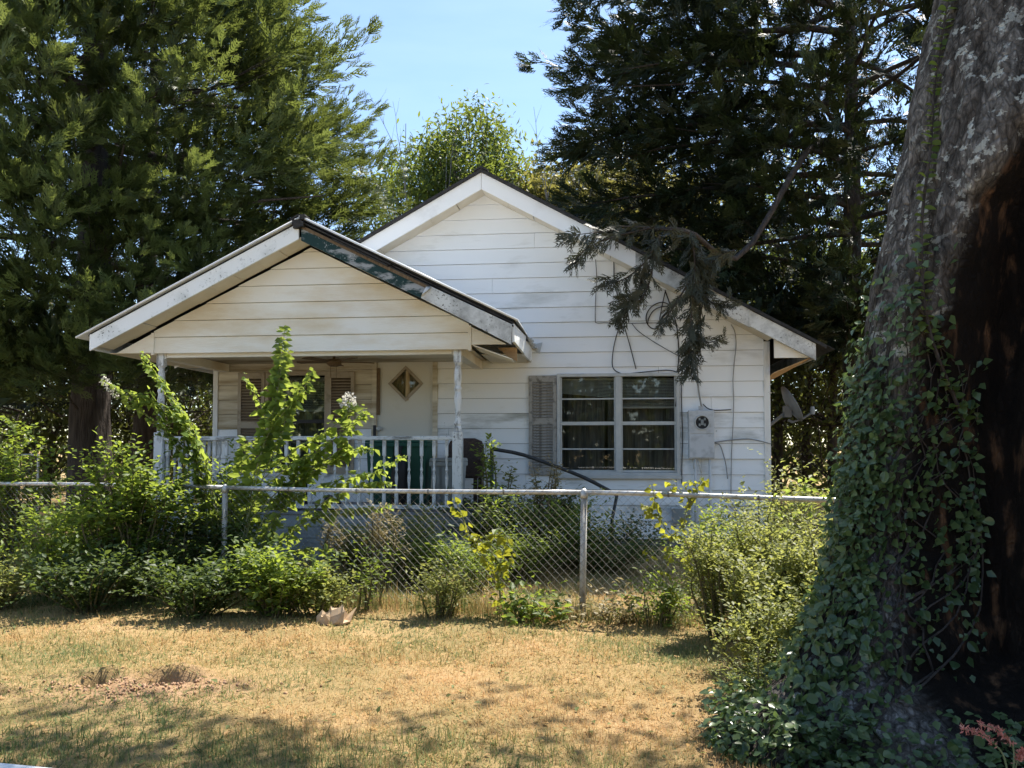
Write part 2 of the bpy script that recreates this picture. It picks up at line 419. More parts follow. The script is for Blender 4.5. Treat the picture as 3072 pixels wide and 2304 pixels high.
def grassmat():
    m, t, b = nodes_of('lawn_grass')
    at = t.nodes.new('ShaderNodeAttribute'); at.attribute_name = 'tint'
    r = ramp(t, [(0.085, 0.130, 0.042), (0.21, 0.235, 0.085), (0.49, 0.332, 0.145), (0.57, 0.355, 0.165)], [0.0, 0.35, 0.68, 1.0])
    t.links.new(at.outputs['Fac'], r.inputs['Fac'])
    t.links.new(r.outputs['Color'], b.inputs['Base Color'])
    b.inputs['Roughness'].default_value = 0.6
    b.inputs['Specular IOR Level'].default_value = 0.25
    tl = t.nodes.new('ShaderNodeBsdfTranslucent')
    t.links.new(r.outputs['Color'], tl.inputs['Color'])
    ms = t.nodes.new('ShaderNodeMixShader'); ms.inputs['Fac'].default_value = 0.45
    t.links.new(b.outputs['BSDF'], ms.inputs[1]); t.links.new(tl.outputs['BSDF'], ms.inputs[2])
    t.links.new(ms.outputs['Shader'], t.nodes['Material Output'].inputs['Surface'])
    return m
M['grass'] = grassmat()

# ------------------------------------------------------------------ many small faces in one mesh (numpy)
class Leaves:
    """collects copies of small triangle templates (x side, y along, z up) and links them as one mesh"""
    def __init__(s): s.V = []; s.T = []; s.Q = []; s.n = 0
    def add(s, tmpl, pos, axis, normal, scale, tint):
        tv, tf = tmpl
        pos = np.atleast_2d(np.asarray(pos, float))
        m = len(pos)
        if m == 0: return
        ax = np.broadcast_to(np.asarray(axis, float), (m, 3)).copy()
        ax /= np.linalg.norm(ax, axis=1, keepdims=True) + 1e-9
        nr = np.broadcast_to(np.asarray(normal, float), (m, 3)).copy()
        nr -= ax * (nr * ax).sum(1, keepdims=True)
        bad = np.linalg.norm(nr, axis=1) < 1e-4
        if bad.any(): nr[bad] = np.cross(ax[bad], [0.3, 0.5, 0.8])
        nr /= np.linalg.norm(nr, axis=1, keepdims=True) + 1e-9
        sd = np.cross(ax, nr)
        sc = np.asarray(scale, float)
        sc = np.broadcast_to(sc.reshape(-1, 1) if sc.ndim < 2 else sc, (m, 3))
        R = np.stack([sd * sc[:, 0:1], ax * sc[:, 1:2], nr * sc[:, 2:3]], axis=1)       # m,3(local),3
        V = np.einsum('kj,mjd->mkd', tv, R) + pos[:, None, :]
        k = len(tv)
        Fa = (tf[None] + (np.arange(m) * k)[:, None, None]).reshape(-1, 3) + s.n
        s.V.append(V.reshape(-1, 3)); s.T.append(Fa)
        s.Q.append(np.repeat(np.broadcast_to(np.clip(np.asarray(tint, float), 0, 1), (m,)), k))
        s.n += m * k
    def tris(s): return sum(len(t) for t in s.T)
    def obj(s, name, mat, parent=None, kind=None):
        V = np.concatenate(s.V).astype(np.float32); T = np.concatenate(s.T).astype(np.int32); Q = np.concatenate(s.Q).astype(np.float32)
        me = bpy.data.meshes.new(name)
        me.vertices.add(len(V)); me.vertices.foreach_set('co', V.ravel())
        me.loops.add(len(T) * 3); me.loops.foreach_set('vertex_index', T.ravel())
        me.polygons.add(len(T)); me.polygons.foreach_set('loop_start', np.arange(0, len(T) * 3, 3, dtype=np.int32))
        a = me.attributes.new('tint', 'FLOAT', 'POINT'); a.data.foreach_set('value', Q)
        me.materials.append(mat)
        me.update(calc_edges=True)
        o = link(name, me, parent)
        if kind: o['kind'] = kind
        return o

def T_leaf(w=0.28, fold=0.10, droop=0.12):
    v = np.array([(0, 0, 0), (-w, 0.38, fold), (0, 0.42, 0), (w, 0.38, fold), (-w * 0.55, 0.74, fold * 0.5 - droop * 0.4), (w * 0.55, 0.74, fold * 0.5 - droop * 0.4), (0, 1, -droop)], float)
    f = np.array([(0, 2, 1), (0, 3, 2), (1, 2, 4), (2, 3, 5), (2, 6, 4), (2, 5, 6)])
    return v, f
def T_leaf_s(w=0.26, fold=0.08):
    v = np.array([(0, 0, 0), (-w, 0.5, fold), (w, 0.5, fold), (0, 1, -0.06)], float)
    return v, np.array([(0, 3, 1), (0, 2, 3)])
def T_blade():
    v = np.array([(-0.5, 0, 0), (0.5, 0, 0), (-0.4, 0.5, 0.06), (0.4, 0.5, 0.06), (0, 1, 0.28)], float)
    return v, np.array([(0, 1, 3), (0, 3, 2), (2, 3, 4)])
def T_spray(seed):
    """one flat-fanned cypress spray, unit length"""
    r = np.random.default_rng(seed)
    V, Fc = [], []
    def sliver(p, d, L, w, z0, z1):
        d = d / np.linalg.norm(d); n = np.array([-d[1], d[0]])
        i = len(V)
        V.extend([(*(p + n * w * 0.5), z0), (*(p - n * w * 0.5), z0), (*(p + d * L), z1)])
        Fc.append((i, i + 1, i + 2))
    sliver(np.array([0, 0.0]), np.array([0, 1.0]), 1.0, 0.075, 0, -0.08)
    for k in range(5):
        y = 0.08 + 0.16 * k
        for sg in (-1, 1):
            L = (0.46 - 0.27 * k / 5) * r.uniform(0.7, 1.25)
            d = np.array([sg * r.uniform(0.3, 0.7), 0.8])
            z = r.uniform(-0.16, 0.16)
            sliver(np.array([0, y]), d, L, 0.072, 0, z)
            d /= np.linalg.norm(d)
            if k < 4: sliver(np.array([0, y]) + d * L * 0.5, np.array([d[0] * 0.2 + r.uniform(-0.3, 0.3), 1.0]), L * 0.62, 0.062, z * 0.5, z * 0.5 + r.uniform(-0.05, 0.08))
    return np.array(V, float), np.array(Fc)
def T_oval():
    pr = [(0.0, 0.0), (0.20, 0.12), (0.33, 0.30), (0.36, 0.48), (0.29, 0.68), (0.15, 0.87)]
    v = [(0, y, -0.04 * math.sin(3 * y)) for _, y in pr] + [(0, 1.0, -0.12)]
    L = [(-w, y, 0.10 * w / 0.36 - 0.08 * y * y) for w, y in pr[1:]]; R = [(w, y, 0.10 * w / 0.36 - 0.08 * y * y) for w, y in pr[1:]]
    V = v + L + R
    l0, r0 = len(v), len(v) + len(L)
    F = [(0, 1, l0), (0, r0, 1)]
    for k in range(4):
        F += [(l0 + k, 1 + k, 2 + k), (l0 + k, 2 + k, l0 + k + 1), (1 + k, r0 + k, r0 + k + 1), (1 + k, r0 + k + 1, 2 + k)]
    F += [(l0 + 4, 5, 6), (5, r0 + 4, 6)]
    return np.array(V, float), np.array(F)
OVAL = T_oval()
LEAF, LEAF_W, LEAF_N, LEAF_S, BLADE = T_leaf(), T_leaf(0.38, 0.08, 0.10), T_leaf(0.16, 0.05, 0.16), T_leaf_s(), T_blade()
SPRAYS = [T_spray(i) for i in range(4)]
def rdir(n, r=rng):
    d = r.normal(size=(n, 3)); return d / np.linalg.norm(d, axis=1, keepdims=True)
def single_leaf_mesh(name, tmpl, size, mat):
    tv, tf = tmpl
    me = bpy.data.meshes.new(name)
    me.from_pydata([tuple(p * size) for p in tv], [], [tuple(int(i) for i in q) for q in tf])
    me.materials.append(mat)
    return me
def leaf_matrix(p, ax, nr, s=1.0):
    ax = Vector(ax).normalized(); nr = Vector(nr)
    nr = nr - ax * nr.dot(ax)
    nr = nr.normalized() if nr.length > 1e-4 else ax.orthogonal().normalized()
    sd = ax.cross(nr)
    m = Matrix((sd * s, ax * s, nr * s)).transposed().to_4x4()
    m.translation = Vector(p)
    return m
def spline(pts, n):
    """smooth resampling of a polyline"""
    P = [np.asarray(p, float) for p in pts]
    P = [2 * P[0] - P[1]] + P + [2 * P[-1] - P[-2]]
    out = []
    m = len(P) - 3
    for i in range(n):
        t = i / (n - 1) * m
        k = min(int(t), m - 1); t -= k
        a, b, c, d = P[k:k + 4]
        out.append(0.5 * ((2 * b) + (c - a) * t + (2 * a - 5 * b + 4 * c - d) * t * t + (3 * b - a - 3 * c + d) * t ** 3))
    return np.array(out)

# ================================================================== GROUND
HOLES = [(-2.56, 4.97, 0.085), (-2.17, 4.98, 0.10), (-2.03, 4.96, 0.085), (-3.05, 4.70, 0.06)]
def sm(a, b, x):
    t = np.clip((x - a) / (b - a), 0, 1); return t * t * (3 - 2 * t)
def gz(x, y):
    """height of the ground"""
    x = np.asarray(x, float); y = np.asarray(y, float)
    z = 0.10 * sm(8.3, 9.6, y) * (1 - sm(6, 9, np.abs(x))) + 0.012 * np.sin(x * 1.7 + 0.4) * np.sin(y * 1.3) + 0.008 * np.sin(x * 4.1 + y * 3.3)
    z = z + 0.035 * np.exp(-(((x + 1.95) / 0.75) ** 2 + ((y - 4.80) / 0.35) ** 2)) + 0.03 * np.exp(-(((x + 2.9) / 0.5) ** 2 + ((y - 5.1) / 0.3) ** 2))
    for hx, hy, r in HOLES:
        z = z - 0.36 * np.exp(-(((x - hx) / r) ** 2 + ((y - hy) / (r * 1.1)) ** 2) ** 3) + 0.045 * np.exp(-(((x - hx) / (r * 1.7)) ** 2 + ((y - hy - r * 2.0) / (r * 0.9)) ** 2))
    return z
def axis_lines(lo, hi, step, far):
    a = list(np.arange(lo, hi + 1e-6, step))
    g, p = step, a[-1]
    up = []
    while p < far: g *= 1.35; p += g; up.append(p)
    g, p = step, a[0]
    dn = []
    while p > -far: g *= 1.35; p -= g; dn.append(p)
    return np.array(dn[::-1] + a + up)
def make_ground():
    xs, ys = axis_lines(-4.4, 3.2, 0.035, 700), axis_lines(3.3, 9.8, 0.045, 900)
    X, Y = np.meshgrid(xs, ys)
    Z = gz(X, Y)
    fine = (np.abs(X) < 6) & (Y < 12) & (Y > 2)
    r = np.random.default_rng(3)
    Z = Z + np.where(fine, r.normal(0, 0.004, Z.shape), 0)
    V = np.stack([X, Y, Z], -1).reshape(-1, 3)
    nx, ny = len(xs), len(ys)
    idx = np.arange(nx * ny).reshape(ny, nx)
    Q = np.stack([idx[:-1, :-1], idx[:-1, 1:], idx[1:, 1:], idx[1:, :-1]], -1).reshape(-1, 4)
    me = bpy.data.meshes.new('ground')
    me.vertices.add(len(V)); me.vertices.foreach_set('co', V.astype(np.float32).ravel())
    me.loops.add(len(Q) * 4); me.loops.foreach_set('vertex_index', Q.astype(np.int32).ravel())
    me.polygons.add(len(Q)); me.polygons.foreach_set('loop_start', np.arange(0, len(Q) * 4, 4, dtype=np.int32))
    me.polygons.foreach_set('use_smooth', np.ones(len(Q), bool))
    soil = 0.85 * np.exp(-(((X + 2.1) / 0.62) ** 2 + ((Y - 4.82) / 0.30) ** 2) ** 1.5) + np.exp(-(((X - 2.6) / 1.5) ** 2 + ((Y - 4.2) / 1.0) ** 2) ** 2)
    a = me.attributes.new('soil', 'FLOAT', 'POINT'); a.data.foreach_set('value', np.clip(soil, 0, 1).astype(np.float32).ravel())
    m, t, b = nodes_of('ground_thatch')
    v = coords(t)
    r1 = ramp(t, [(0.20, 0.17, 0.075), (0.35, 0.245, 0.115), (0.43, 0.29, 0.15)], [0.3, 0.5, 0.7])
    t.links.new(noise_tex(t, v, 1.3, 8, 0.7), r1.inputs['Fac'])
    r2 = ramp(t, [(0.22, 0.12, 0.07), (0.46, 0.29, 0.18)], [0.35, 0.65])
    t.links.new(noise_tex(t, v, 9, 7, 0.7), r2.inputs['Fac'])
    at = t.nodes.new('ShaderNodeAttribute'); at.attribute_name = 'soil'
    t.links.new(mixc(t, at.outputs['Fac'], r1.outputs['Color'], r2.outputs['Color']), b.inputs['Base Color'])
    b.inputs['Roughness'].default_value = 0.95
    b.inputs['Specular IOR Level'].default_value = 0.1
    bump(t, b, noise_tex(t, v, 45, 6, 0.7), 0.9, 0.03)
    me.materials.append(m)
    me.update(calc_edges=True)
    o = link('ground', me)
    o['kind'] = 'structure'
make_ground()
def soil_clods():
    r = np.random.default_rng(17)
    oc = (np.array([(1, 0, 0), (-1, 0, 0), (0, 1, 0), (0, -1, 0), (0, 0, 1), (0, 0, -0.6)], float), np.array([(0, 2, 4), (2, 1, 4), (1, 3, 4), (3, 0, 4), (2, 0, 5), (1, 2, 5), (3, 1, 5), (0, 3, 5)]))
    n_ = 300
    x = -2.15 + r.normal(0, 0.34, n_); y = 4.84 + r.normal(0, 0.10, n_)
    Lv = Leaves()
    sz = r.uniform(0.004, 0.016, (n_, 1)) * r.uniform(0.6, 1.3, (n_, 3))
    Lv.add(oc, np.stack([x, y, gz(x, y) + 0.006], 1), rdir(n_, r), rdir(n_, r), sz, 0.5)
    tag(Lv.obj('soil_clods', M['soil'], None, 'stuff'), 'loose brown crumbs of soil round the dug holes in the lawn', 'soil')
soil_clods()
# edge of the pale road in the near corner, parallel to the fence
e0, e1 = np.array([-2.375, 3.70]), np.array([-2.08, 3.637])
ed = (e1 - e0) / np.linalg.norm(e1 - e0); en = np.array([-ed[1], ed[0]]) * -1
a, b_, c_, d_ = e0 - ed * 25, e0 + ed * 1.2, e0 + ed * 1.6 + en * 5, e0 - ed * 25 + en * 5
rd = MB()
for lo, hi in ((0.02, 0.05),):
    P = [a, b_, c_, d_]
    rd.add([(p[0], p[1], 0.025) for p in P] + [(p[0], p[1], -0.2) for p in P], [(0, 3, 2, 1), (4, 5, 6, 7), (0, 1, 5, 4), (1, 2, 6, 5), (2, 3, 7, 6), (3, 0, 4, 7)])
tag(rd.obj('road', M['road']), kind='structure')

# ================================================================== HOUSE
house = thing('house', 'white weatherboard cottage with front gable and covered porch', 'house', tuple(HO), -TH)
AX, AZ, SL = -0.09, 5.32, 0.551          # main roof: apex X, top of bargeboard, slope
PX, PZ, PS = -1.995, 4.17, 0.495         # porch roof
ZB, ROW = 0.228, 0.2155
XL, XR = -4.14, 3.86
OPEN_WIN, OPEN_DOOR, OPEN_PWIN = (0.955, 2.640, 1.080, 2.500), (-1.70, -0.805, 0.70, 2.80), (-3.345, -2.400, 1.095, 2.572)
OPENS = [OPEN_WIN, OPEN_DOOR, OPEN_PWIN]
def gable_clip(poly, ax, az, sl):
    poly = clip_poly(poly, sl, 1, az + sl * ax)
    if len(poly) > 2: poly = clip_poly(poly, -sl, 1, az - sl * ax)
    return poly
def rect(x0, x1, z0, z1): return [(x0, z0), (x1, z0), (x1, z1), (x0, z1)]

# main front wall: backing, then every plank on its own
bk = MB()
pieces = [(XL, XR, 0.20, 5.2)]
for o_ in OPENS: pieces = sum([rect_minus([p], o_) for p in pieces], [])
for p in pieces:
    q = gable_clip(rect(*p), AX, 5.12, SL)
    if len(q) > 2: bk.prism(q, 0.012, 0.11)
front_wall = bk.obj('front_wall', M['lap_shade'], house)
rj = random.Random(5)
i = 0
while True:
    z0, z1 = ZB + i * ROW, ZB + (i + 1) * ROW
    if z0 > 5.1: break
    cuts = [XL + 0.02]
    x = XL + rj.uniform(0.6, 3.6)
    while x < XR - 0.15:
        cuts.append(x); x += 3.66 if rj.random() < 0.7 else 2.1
    cuts.append(XR - 0.06)
    jit = rj.uniform(-0.0015, 0.0015)
    for a, b_ in zip(cuts[:-1], cuts[1:]):
        rs = [(a + 0.0018, b_ - 0.0018, z0 + 0.0045, z1)]
        for o_ in OPENS: rs = sum([rect_minus([p], o_) for p in rs], [])
        for p in rs:
            q = gable_clip(rect(p[0], p[1], p[2], p[3]), AX, 5.125, SL)
            if len(q) < 3 or p[1] - p[0] < 0.01: continue
            tw = rj.uniform(-0.002, 0.002)
            fy = lambda X, Z, z0=z0, z1=z1, j=jit, tw=tw: -0.004 + j - 0.021 * (z1 - Z) / ROW + tw * X * 0.3
            xm = 0.5 * (p[0] + p[1])
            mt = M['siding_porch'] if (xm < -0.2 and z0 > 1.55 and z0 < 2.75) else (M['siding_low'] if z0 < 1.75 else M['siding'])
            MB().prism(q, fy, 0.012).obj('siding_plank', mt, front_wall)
    i += 1
# side and back walls, floor, foundation
for x0, x1 in ((XL, XL + 0.1), (XR - 0.1, XR)):
    MB().box(x0, x1, 0.112, 8.6, 0.2, 2.80).obj('side_wall', M['siding_low'], house)
MB().box(XL + 0.1, XR - 0.1, 8.5, 8.6, 0.2, 2.8).obj('back_wall', M['siding_low'], house)
q = gable_clip(rect(XL, XR, 2.8, 5.2), AX, 5.12, SL)
MB().prism(q, 8.5, 8.6).obj('back_gable', M['siding_low'], house)
MB().box(XL + 0.1, XR - 0.1, 0.115, 8.5, 0.55, 0.60).obj('floor', M['interior'], house)
MB().box(XL + 0.1, XR - 0.1, 0.6, 0.64, 0.61, 2.7).obj('interior_partition', M['interior'], house)
fo = MB().box(XL + 0.05, XR - 0.05, 0.05, 0.2, -0.05, 0.199).obj('foundation', M['mortar'], house)
bme = MB().box(0.005, 0.395, 0, 0.15, 0.005, 0.19).mesh('foundation_block', M['block'])
for k in range(19):
    link('foundation_block', bme, fo, (XL + 0.08 + k * 0.41, 0.03 + 0.006 * math.sin(k * 2.1), 0.02))
# corner boards
MB().box(XR - 0.065, XR + 0.018, -0.032, 0.112, 0.20, 2.93).obj('corner_board', M['trim'], house, bevel=0.003)
MB().box(XL - 0.018, XL + 0.055, -0.032, 0.112, 0.20, 2.70).obj('corner_board', M['trim'], house, bevel=0.003)
MB().box(XL + 0.02, XR - 0.07, -0.024, 0.01, 0.196, 0.226).obj('bottom_trim', M['trim'], house)

# main roof
YE = 9.0
def slope_poly(ax, az, sl, x0, x1, t0, t1):
    """band along one slope between x0 and x1, t0 .. t1 below the roof line (vertical)"""
    f = lambda x, t: az - sl * abs(x - ax) - t
    if x0 > x1: x0, x1 = x1, x0
    return [(x0, f(x0, t1)), (x1, f(x1, t1)), (x1, f(x1, t0)), (x0, f(x0, t0))]
roof = MB().prism(slope_poly(AX, AZ + 0.045, SL, AX + 0.001, 4.53, 0, 0.042), -0.415, YE).obj('roof_slope', M['shingle'], house)
MB().prism(slope_poly(AX, AZ + 0.045, SL, AX - 0.001, -4.71, 0, 0.042), -0.415, YE).obj('roof_slope', M['shingle'], house)
cap = MB()
cap.prism([(AX - 0.10, AZ + 0.0), (AX, AZ + 0.05), (AX + 0.10, AZ + 0.0), (AX + 0.10, AZ + 0.022), (AX, AZ + 0.078), (AX - 0.10, AZ + 0.022)], -0.43, YE + 0.01)
cap.obj('ridge_cap', M['shingle'], house)
# shingle courses on both slopes of the main roof, raised strips
for sg, xe in ((1, 4.53), (-1, -4.71)):
    cm = MB()
    n = int((abs(xe - AX)) / 0.14)
    for k in range(n):
        xa = AX + sg * (0.1 + k * 0.14); xb = xa + sg * 0.15
        p = slope_poly(AX, AZ + 0.045, SL, xa, xb, -0.009, 0.001)
        cm.prism(p, -0.40 + 0.004 * (k % 2), YE + 0.004)
    cm.obj('shingle_courses', M['shingle'], house)['kind'] = 'stuff'
# bargeboards (clad)
MB().prism(slope_poly(AX, AZ, SL, AX - 0.002, -4.58, 0.0, 0.235), -0.375, -0.345).obj('bargeboard', M['fascia_clean'], house, bevel=0.004)
segs = [(AX + 0.002, 2.05, 0.0, 0.235, -0.375), (2.04, 2.95, 0.003, 0.232, -0.379), (2.93, 3.55, -0.004, 0.24, -0.384), (3.53, 4.40, 0.004, 0.225, -0.388)]
for k, (xa, xb, t0, t1, y) in enumerate(segs):
    MB().prism(slope_poly(AX, AZ, SL, xa, xb, t0, t1), y, -0.345).obj('bargeboard', M['fascia_clean'] if k == 0 else M['fascia_dirty'], house, bevel=0.004)
def soffit_run(ax, az, sl, x_to, drop, y0, y1, n, mat, gap=0.006, seed=1):
    r = random.Random(seed)
    xs = [ax + (x_to - ax) * k / n for k in range(n + 1)]
    for xa, xb in zip(xs[:-1], xs[1:]):
        d = drop + r.uniform(-0.006, 0.008)
        s_ = 1 if xb > xa else -1
        MB().prism(slope_poly(ax, az, sl, xa + s_ * gap / 2, xb - s_ * gap / 2, d - 0.012, d), y0, y1).obj('soffit_panel', mat, house)
soffit_run(AX, AZ, SL, -4.5, 0.215, -0.343, -0.02, 12, M['soffit'], seed=1)
soffit_run(AX, AZ, SL, 3.85, 0.215, -0.343, -0.02, 11, M['soffit'], seed=2)
# broken box return at the right eave
MB().prism([(3.882, 2.67), (4.34, 2.67), (4.34, 2.70), (3.882, 2.935)], -0.30, -0.27).obj('eave_return', M['gable'], house)
so = MB()
P = [(4.37, -0.29, 2.668), (3.89, -0.20, 2.47), (3.89, 3.2, 2.28), (4.40, 3.2, 2.60)]
so.add([p for p in P] + [(x, y, z + 0.014) for x, y, z in P], [(0, 1, 2, 3), (7, 6, 5, 4), (0, 4, 5, 1), (1, 5, 6, 2), (2, 6, 7, 3), (3, 7, 4, 0)])
so.obj('sagging_soffit_board', M['rawwood'], house)
MB().box(4.36, 4.385, -0.34, 8.9, 2.64, 2.83).obj('eave_fascia', M['fascia_dirty'], house)
MB().box(-4.57, -4.545, -0.34, 8.9, 2.64, 2.83).obj('eave_fascia', M['fascia_clean'], house)

# ---- main window: two units of four panes
def frame_boxes(x0, x1, z0, z1, w, y0, y1):
    m = MB()
    m.box(x0, x1, y0, y1, z1 - w, z1); m.box(x0, x1, y0, y1, z0, z0 + w)
    m.box(x0, x0 + w, y0, y1, z0 + w, z1 - w); m.box(x1 - w, x1, y0, y1, z0 + w, z1 - w)
    return m
win = frame_boxes(0.945, 2.650, 1.07, 2.51, 0.045, -0.045, 0.09).obj('window', M['alu'], house, bevel=0.003)
MB().box(1.768, 1.842, -0.038, 0.085, 1.116, 2.464).obj('mullion', M['alu'], win)
MB().box(0.93, 2.665, -0.075, -0.046, 1.035, 1.085).obj('sill', M['alu'], win)
MB().box(0.99, 1.767, -0.035, -0.01, 1.085, 1.13).obj('sill', M['alu'], win)
zb = [1.116, hl(618, 449)[2], hl(618, 423.3)[2], hl(618, 398.7)[2], 2.464]
for xa, xb in ((0.991, 1.767), (1.843, 2.604)):
    for k in range(4):
        upper = k > 1
        yg = 0.02 if upper else 0.045
        MB().box(xa + 0.02, xb - 0.02, yg, yg + 0.004, zb[k] + 0.008, zb[k + 1] - 0.008).obj('pane', M['glass'], win)
    MB().box(xa, xa + 0.022, -0.005, 0.06, 1.117, 2.463).obj('sash_stile', M['alu'], win)
    MB().box(xb - 0.022, xb, -0.005, 0.06, 1.117, 2.463).obj('sash_stile', M['alu'], win)
    for k, h in ((1, 0.009), (2, 0.024), (3, 0.009)):
        MB().box(xa + 0.0225, xb - 0.0225, -0.004 if k != 1 else 0.02, 0.06, zb[k] - h, zb[k] + h).obj('muntin' if h < 0.02 else 'meeting_rail', M['alu'], win)
    MB().box(xa + 0.0225, xb - 0.0225, 0.02, 0.062, 1.118, 1.15).obj('bottom_rail', M['alu'], win)
def blind(parent, x0, x1, ztop, zl, zr, y, pitch, mat):
    m = MB()
    n = int((ztop - min(zl, zr)) / pitch)
    for k in range(n):
        a = ztop - (ztop - zl) * (k + 1) / n; b2 = ztop - (ztop - zr) * (k + 1) / n
        m.add([(x0, y, a), (x1, y, b2), (x1, y + 0.018, b2 + 0.012), (x0, y + 0.018, a + 0.012), (x0, y, a + 0.002), (x1, y, b2 + 0.002), (x1, y + 0.018, b2 + 0.014), (x0, y + 0.018, a + 0.014)],
              [(0, 1, 2, 3), (7, 6, 5, 4), (0, 4, 5, 1), (1, 5, 6, 2), (2, 6, 7, 3), (3, 7, 4, 0)])
    m.box(x0, x1, y - 0.002, y + 0.02, min(zl, zr) - 0.02 if zl == zr else ztop - 0.02, min(zl, zr) if zl == zr else ztop)
    o = m.obj('blind', mat, parent); o['kind'] = 'stuff'
blind(win, 1.0, 1.75, 2.45, 2.24, 2.17, 0.10, 0.021, M['blind'])
blind(win, 1.86, 2.59, 2.45, 2.04, 2.04, 0.10, 0.021, M['blind'])
def curtain(parent, x0, x1, z0, z1, y, seed, mat):
    m = MB(); n = 60; r = random.Random(seed)
    ph = [r.uniform(0, 6) for _ in range(4)]
    vs = []
    for k in range(n + 1):
        x = x0 + (x1 - x0) * k / n
        w = 0.03 * math.sin(26 * x + ph[0]) + 0.018 * math.sin(51 * x + ph[1]) + 0.02 * math.sin(9 * x + ph[2])
        vs += [(x, y + w, z0), (x, y + w * 0.7, z1)]
    m.add(vs, [(2 * k, 2 * k + 2, 2 * k + 3, 2 * k + 1) for k in range(n)])
    m.obj('curtain', mat, parent, smooth=True)
curtain(win, 0.99, 1.62, 1.1, 2.44, 0.24, 1, M['curtain'])
curtain(win, 1.66, 2.62, 1.1, 2.44, 0.25, 2, M['curtain'])
for xa, xb in ((1.02, 1.74), (1.87, 2.58)):
    MB().tube([(xa, 0.08, 1.16), (xa + 0.3, 0.08, 1.145), (xb, 0.08, 1.15)], 0.008, 5).obj('sash_cord', M['cable_grey'], win)

# ---- shutters
slat_cache = {}
def shutter(x0, x1, z0, z1, midz, mat, slatmat, arch=False):
    y0, y1 = -0.052, -0.020
    s_ = MB()
    w = 0.052
    s_.box(x0, x0 + w, y0, y1, z0, z1); s_.box(x1 - w, x1, y0, y1, z0, z1)
    s_.box(x0 + w, x1 - w, y0, y1, z1 - 0.09, z1); s_.box(x0 + w, x1 - w, y0, y1, z0, z0 + 0.10)
    s_.box(x0 + w, x1 - w, y0, y1, midz - 0.05, midz + 0.05)
    s_.box(x0 + w * 0.8, x1 - w * 0.8, -0.026, -0.018, z0 + 0.02, z1 - 0.02)
    o = s_.obj('shutter', mat, house, bevel=0.002)
    L = x1 - x0 - 2 * w - 0.004
    key = (round(L, 3), slatmat.name)
    if key not in slat_cache:
        slat_cache[key] = MB().add([(0, -0.016, -0.014), (L, -0.016, -0.014), (L, 0.008, 0.012), (0, 0.008, 0.012), (0, -0.016, -0.006), (L, -0.016, -0.006), (L, 0.008, 0.020), (0, 0.008, 0.020)],
                                   [(0, 3, 2, 1), (4, 5, 6, 7), (0, 1, 5, 4), (1, 2, 6, 5), (2, 3, 7, 6), (3, 0, 4, 7)]).mesh('slat', slatmat)
    for a, b2 in ((z0 + 0.10, midz - 0.05), (midz + 0.05, z1 - 0.09)):
        n = int((b2 - a) / 0.040)
        for k in range(n):
            link('slat', slat_cache[key], o, (x0 + w + 0.002, -0.036, a + (k + 0.5) * (b2 - a) / n))
shutter(0.545, 0.938, 1.079, 2.486, 1.84, M['shutter'], M['shutter'])
shutter(-3.766, -3.355, 1.09, 2.573, 1.80, M['shutter_tan'], M['slat_tan'])
shutter(-2.395, -1.999, 1.09, 2.573, 1.80, M['shutter_tan'], M['slat_tan'])

# ---- porch window
pw = frame_boxes(-3.350, -2.398, 1.09, 2.577, 0.05, -0.04, 0.09).obj('window', M['shutter_tan'], house, bevel=0.003)
zm = hl(300, 421)[2]
MB().box(-3.30, -2.448, 0.02, 0.06, zm - 0.03, zm + 0.02).obj('meeting_rail', M['black'], pw)
for z0, z1, y in ((1.141, zm - 0.031, 0.045), (zm + 0.021, 2.526, 0.025)):
    MB().box(-3.29, -2.455, y, y + 0.004, z0, z1).obj('pane', M['glass_porch'], pw)
MB().box(-2.47, -2.4485, -0.02, 0.06, 1.141, 1.9).obj('sash_stile', M['black'], pw)
blind(pw, -3.28, -2.46, 2.52, 2.02, 2.02, 0.10, 0.024, M['blind'])
MB().box(-3.36, -2.39, -0.06, -0.041, 1.05, 1.095).obj('sill', M['trim'], pw)
curtain(pw, -3.30, -2.46, 1.1, 2.5, 0.22, 3, M['curtain'])

# ---- door
fr = MB()
fr.box(-1.745, -1.672, -0.035, 0.10, 0.70, 2.83); fr.box(-0.845, -0.775, -0.035, 0.10, 0.70, 2.83); fr.box(-1.672, -0.845, -0.035, 0.10, 2.765, 2.83)
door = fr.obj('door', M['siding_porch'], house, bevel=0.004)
cxd, czd, hd = -1.248, 2.394, 0.235
slab = MB()
for p in ([(-1.668, 0.71), (-0.849, 0.71), (-0.849, czd), (cxd + hd, czd), (cxd, czd - hd), (cxd - hd, czd), (-1.668, czd)],
          [(-0.849, czd), (-0.849, 2.762), (-1.668, 2.762), (-1.668, czd), (cxd - hd, czd), (cxd, czd + hd), (cxd + hd, czd)]):
    slab.prism(p, 0.005, 0.048)
slab.obj('door_slab', M['door'], door)
dm = MB()
for k in range(4):
    a = math.pi / 2 * k; b2 = a + math.pi / 2
    o1 = (cxd + math.cos(a) * (hd + 0.025), czd + math.sin(a) * (hd + 0.025)); o2 = (cxd + math.cos(b2) * (hd + 0.025), czd + math.sin(b2) * (hd + 0.025))
    i1 = (cxd + math.cos(a) * (hd - 0.03), czd + math.sin(a) * (hd - 0.03)); i2 = (cxd + math.cos(b2) * (hd - 0.03), czd + math.sin(b2) * (hd - 0.03))
    dm.prism([i1, o1, o2, i2], -0.010, 0.02)
dm.obj('diamond_frame', M['shutter_tan'], door)
MB().prism([(cxd + 0.22, czd), (cxd, czd + 0.22), (cxd - 0.22, czd), (cxd, czd - 0.22)], 0.022, 0.026).obj('diamond_pane', M['glass'], door)
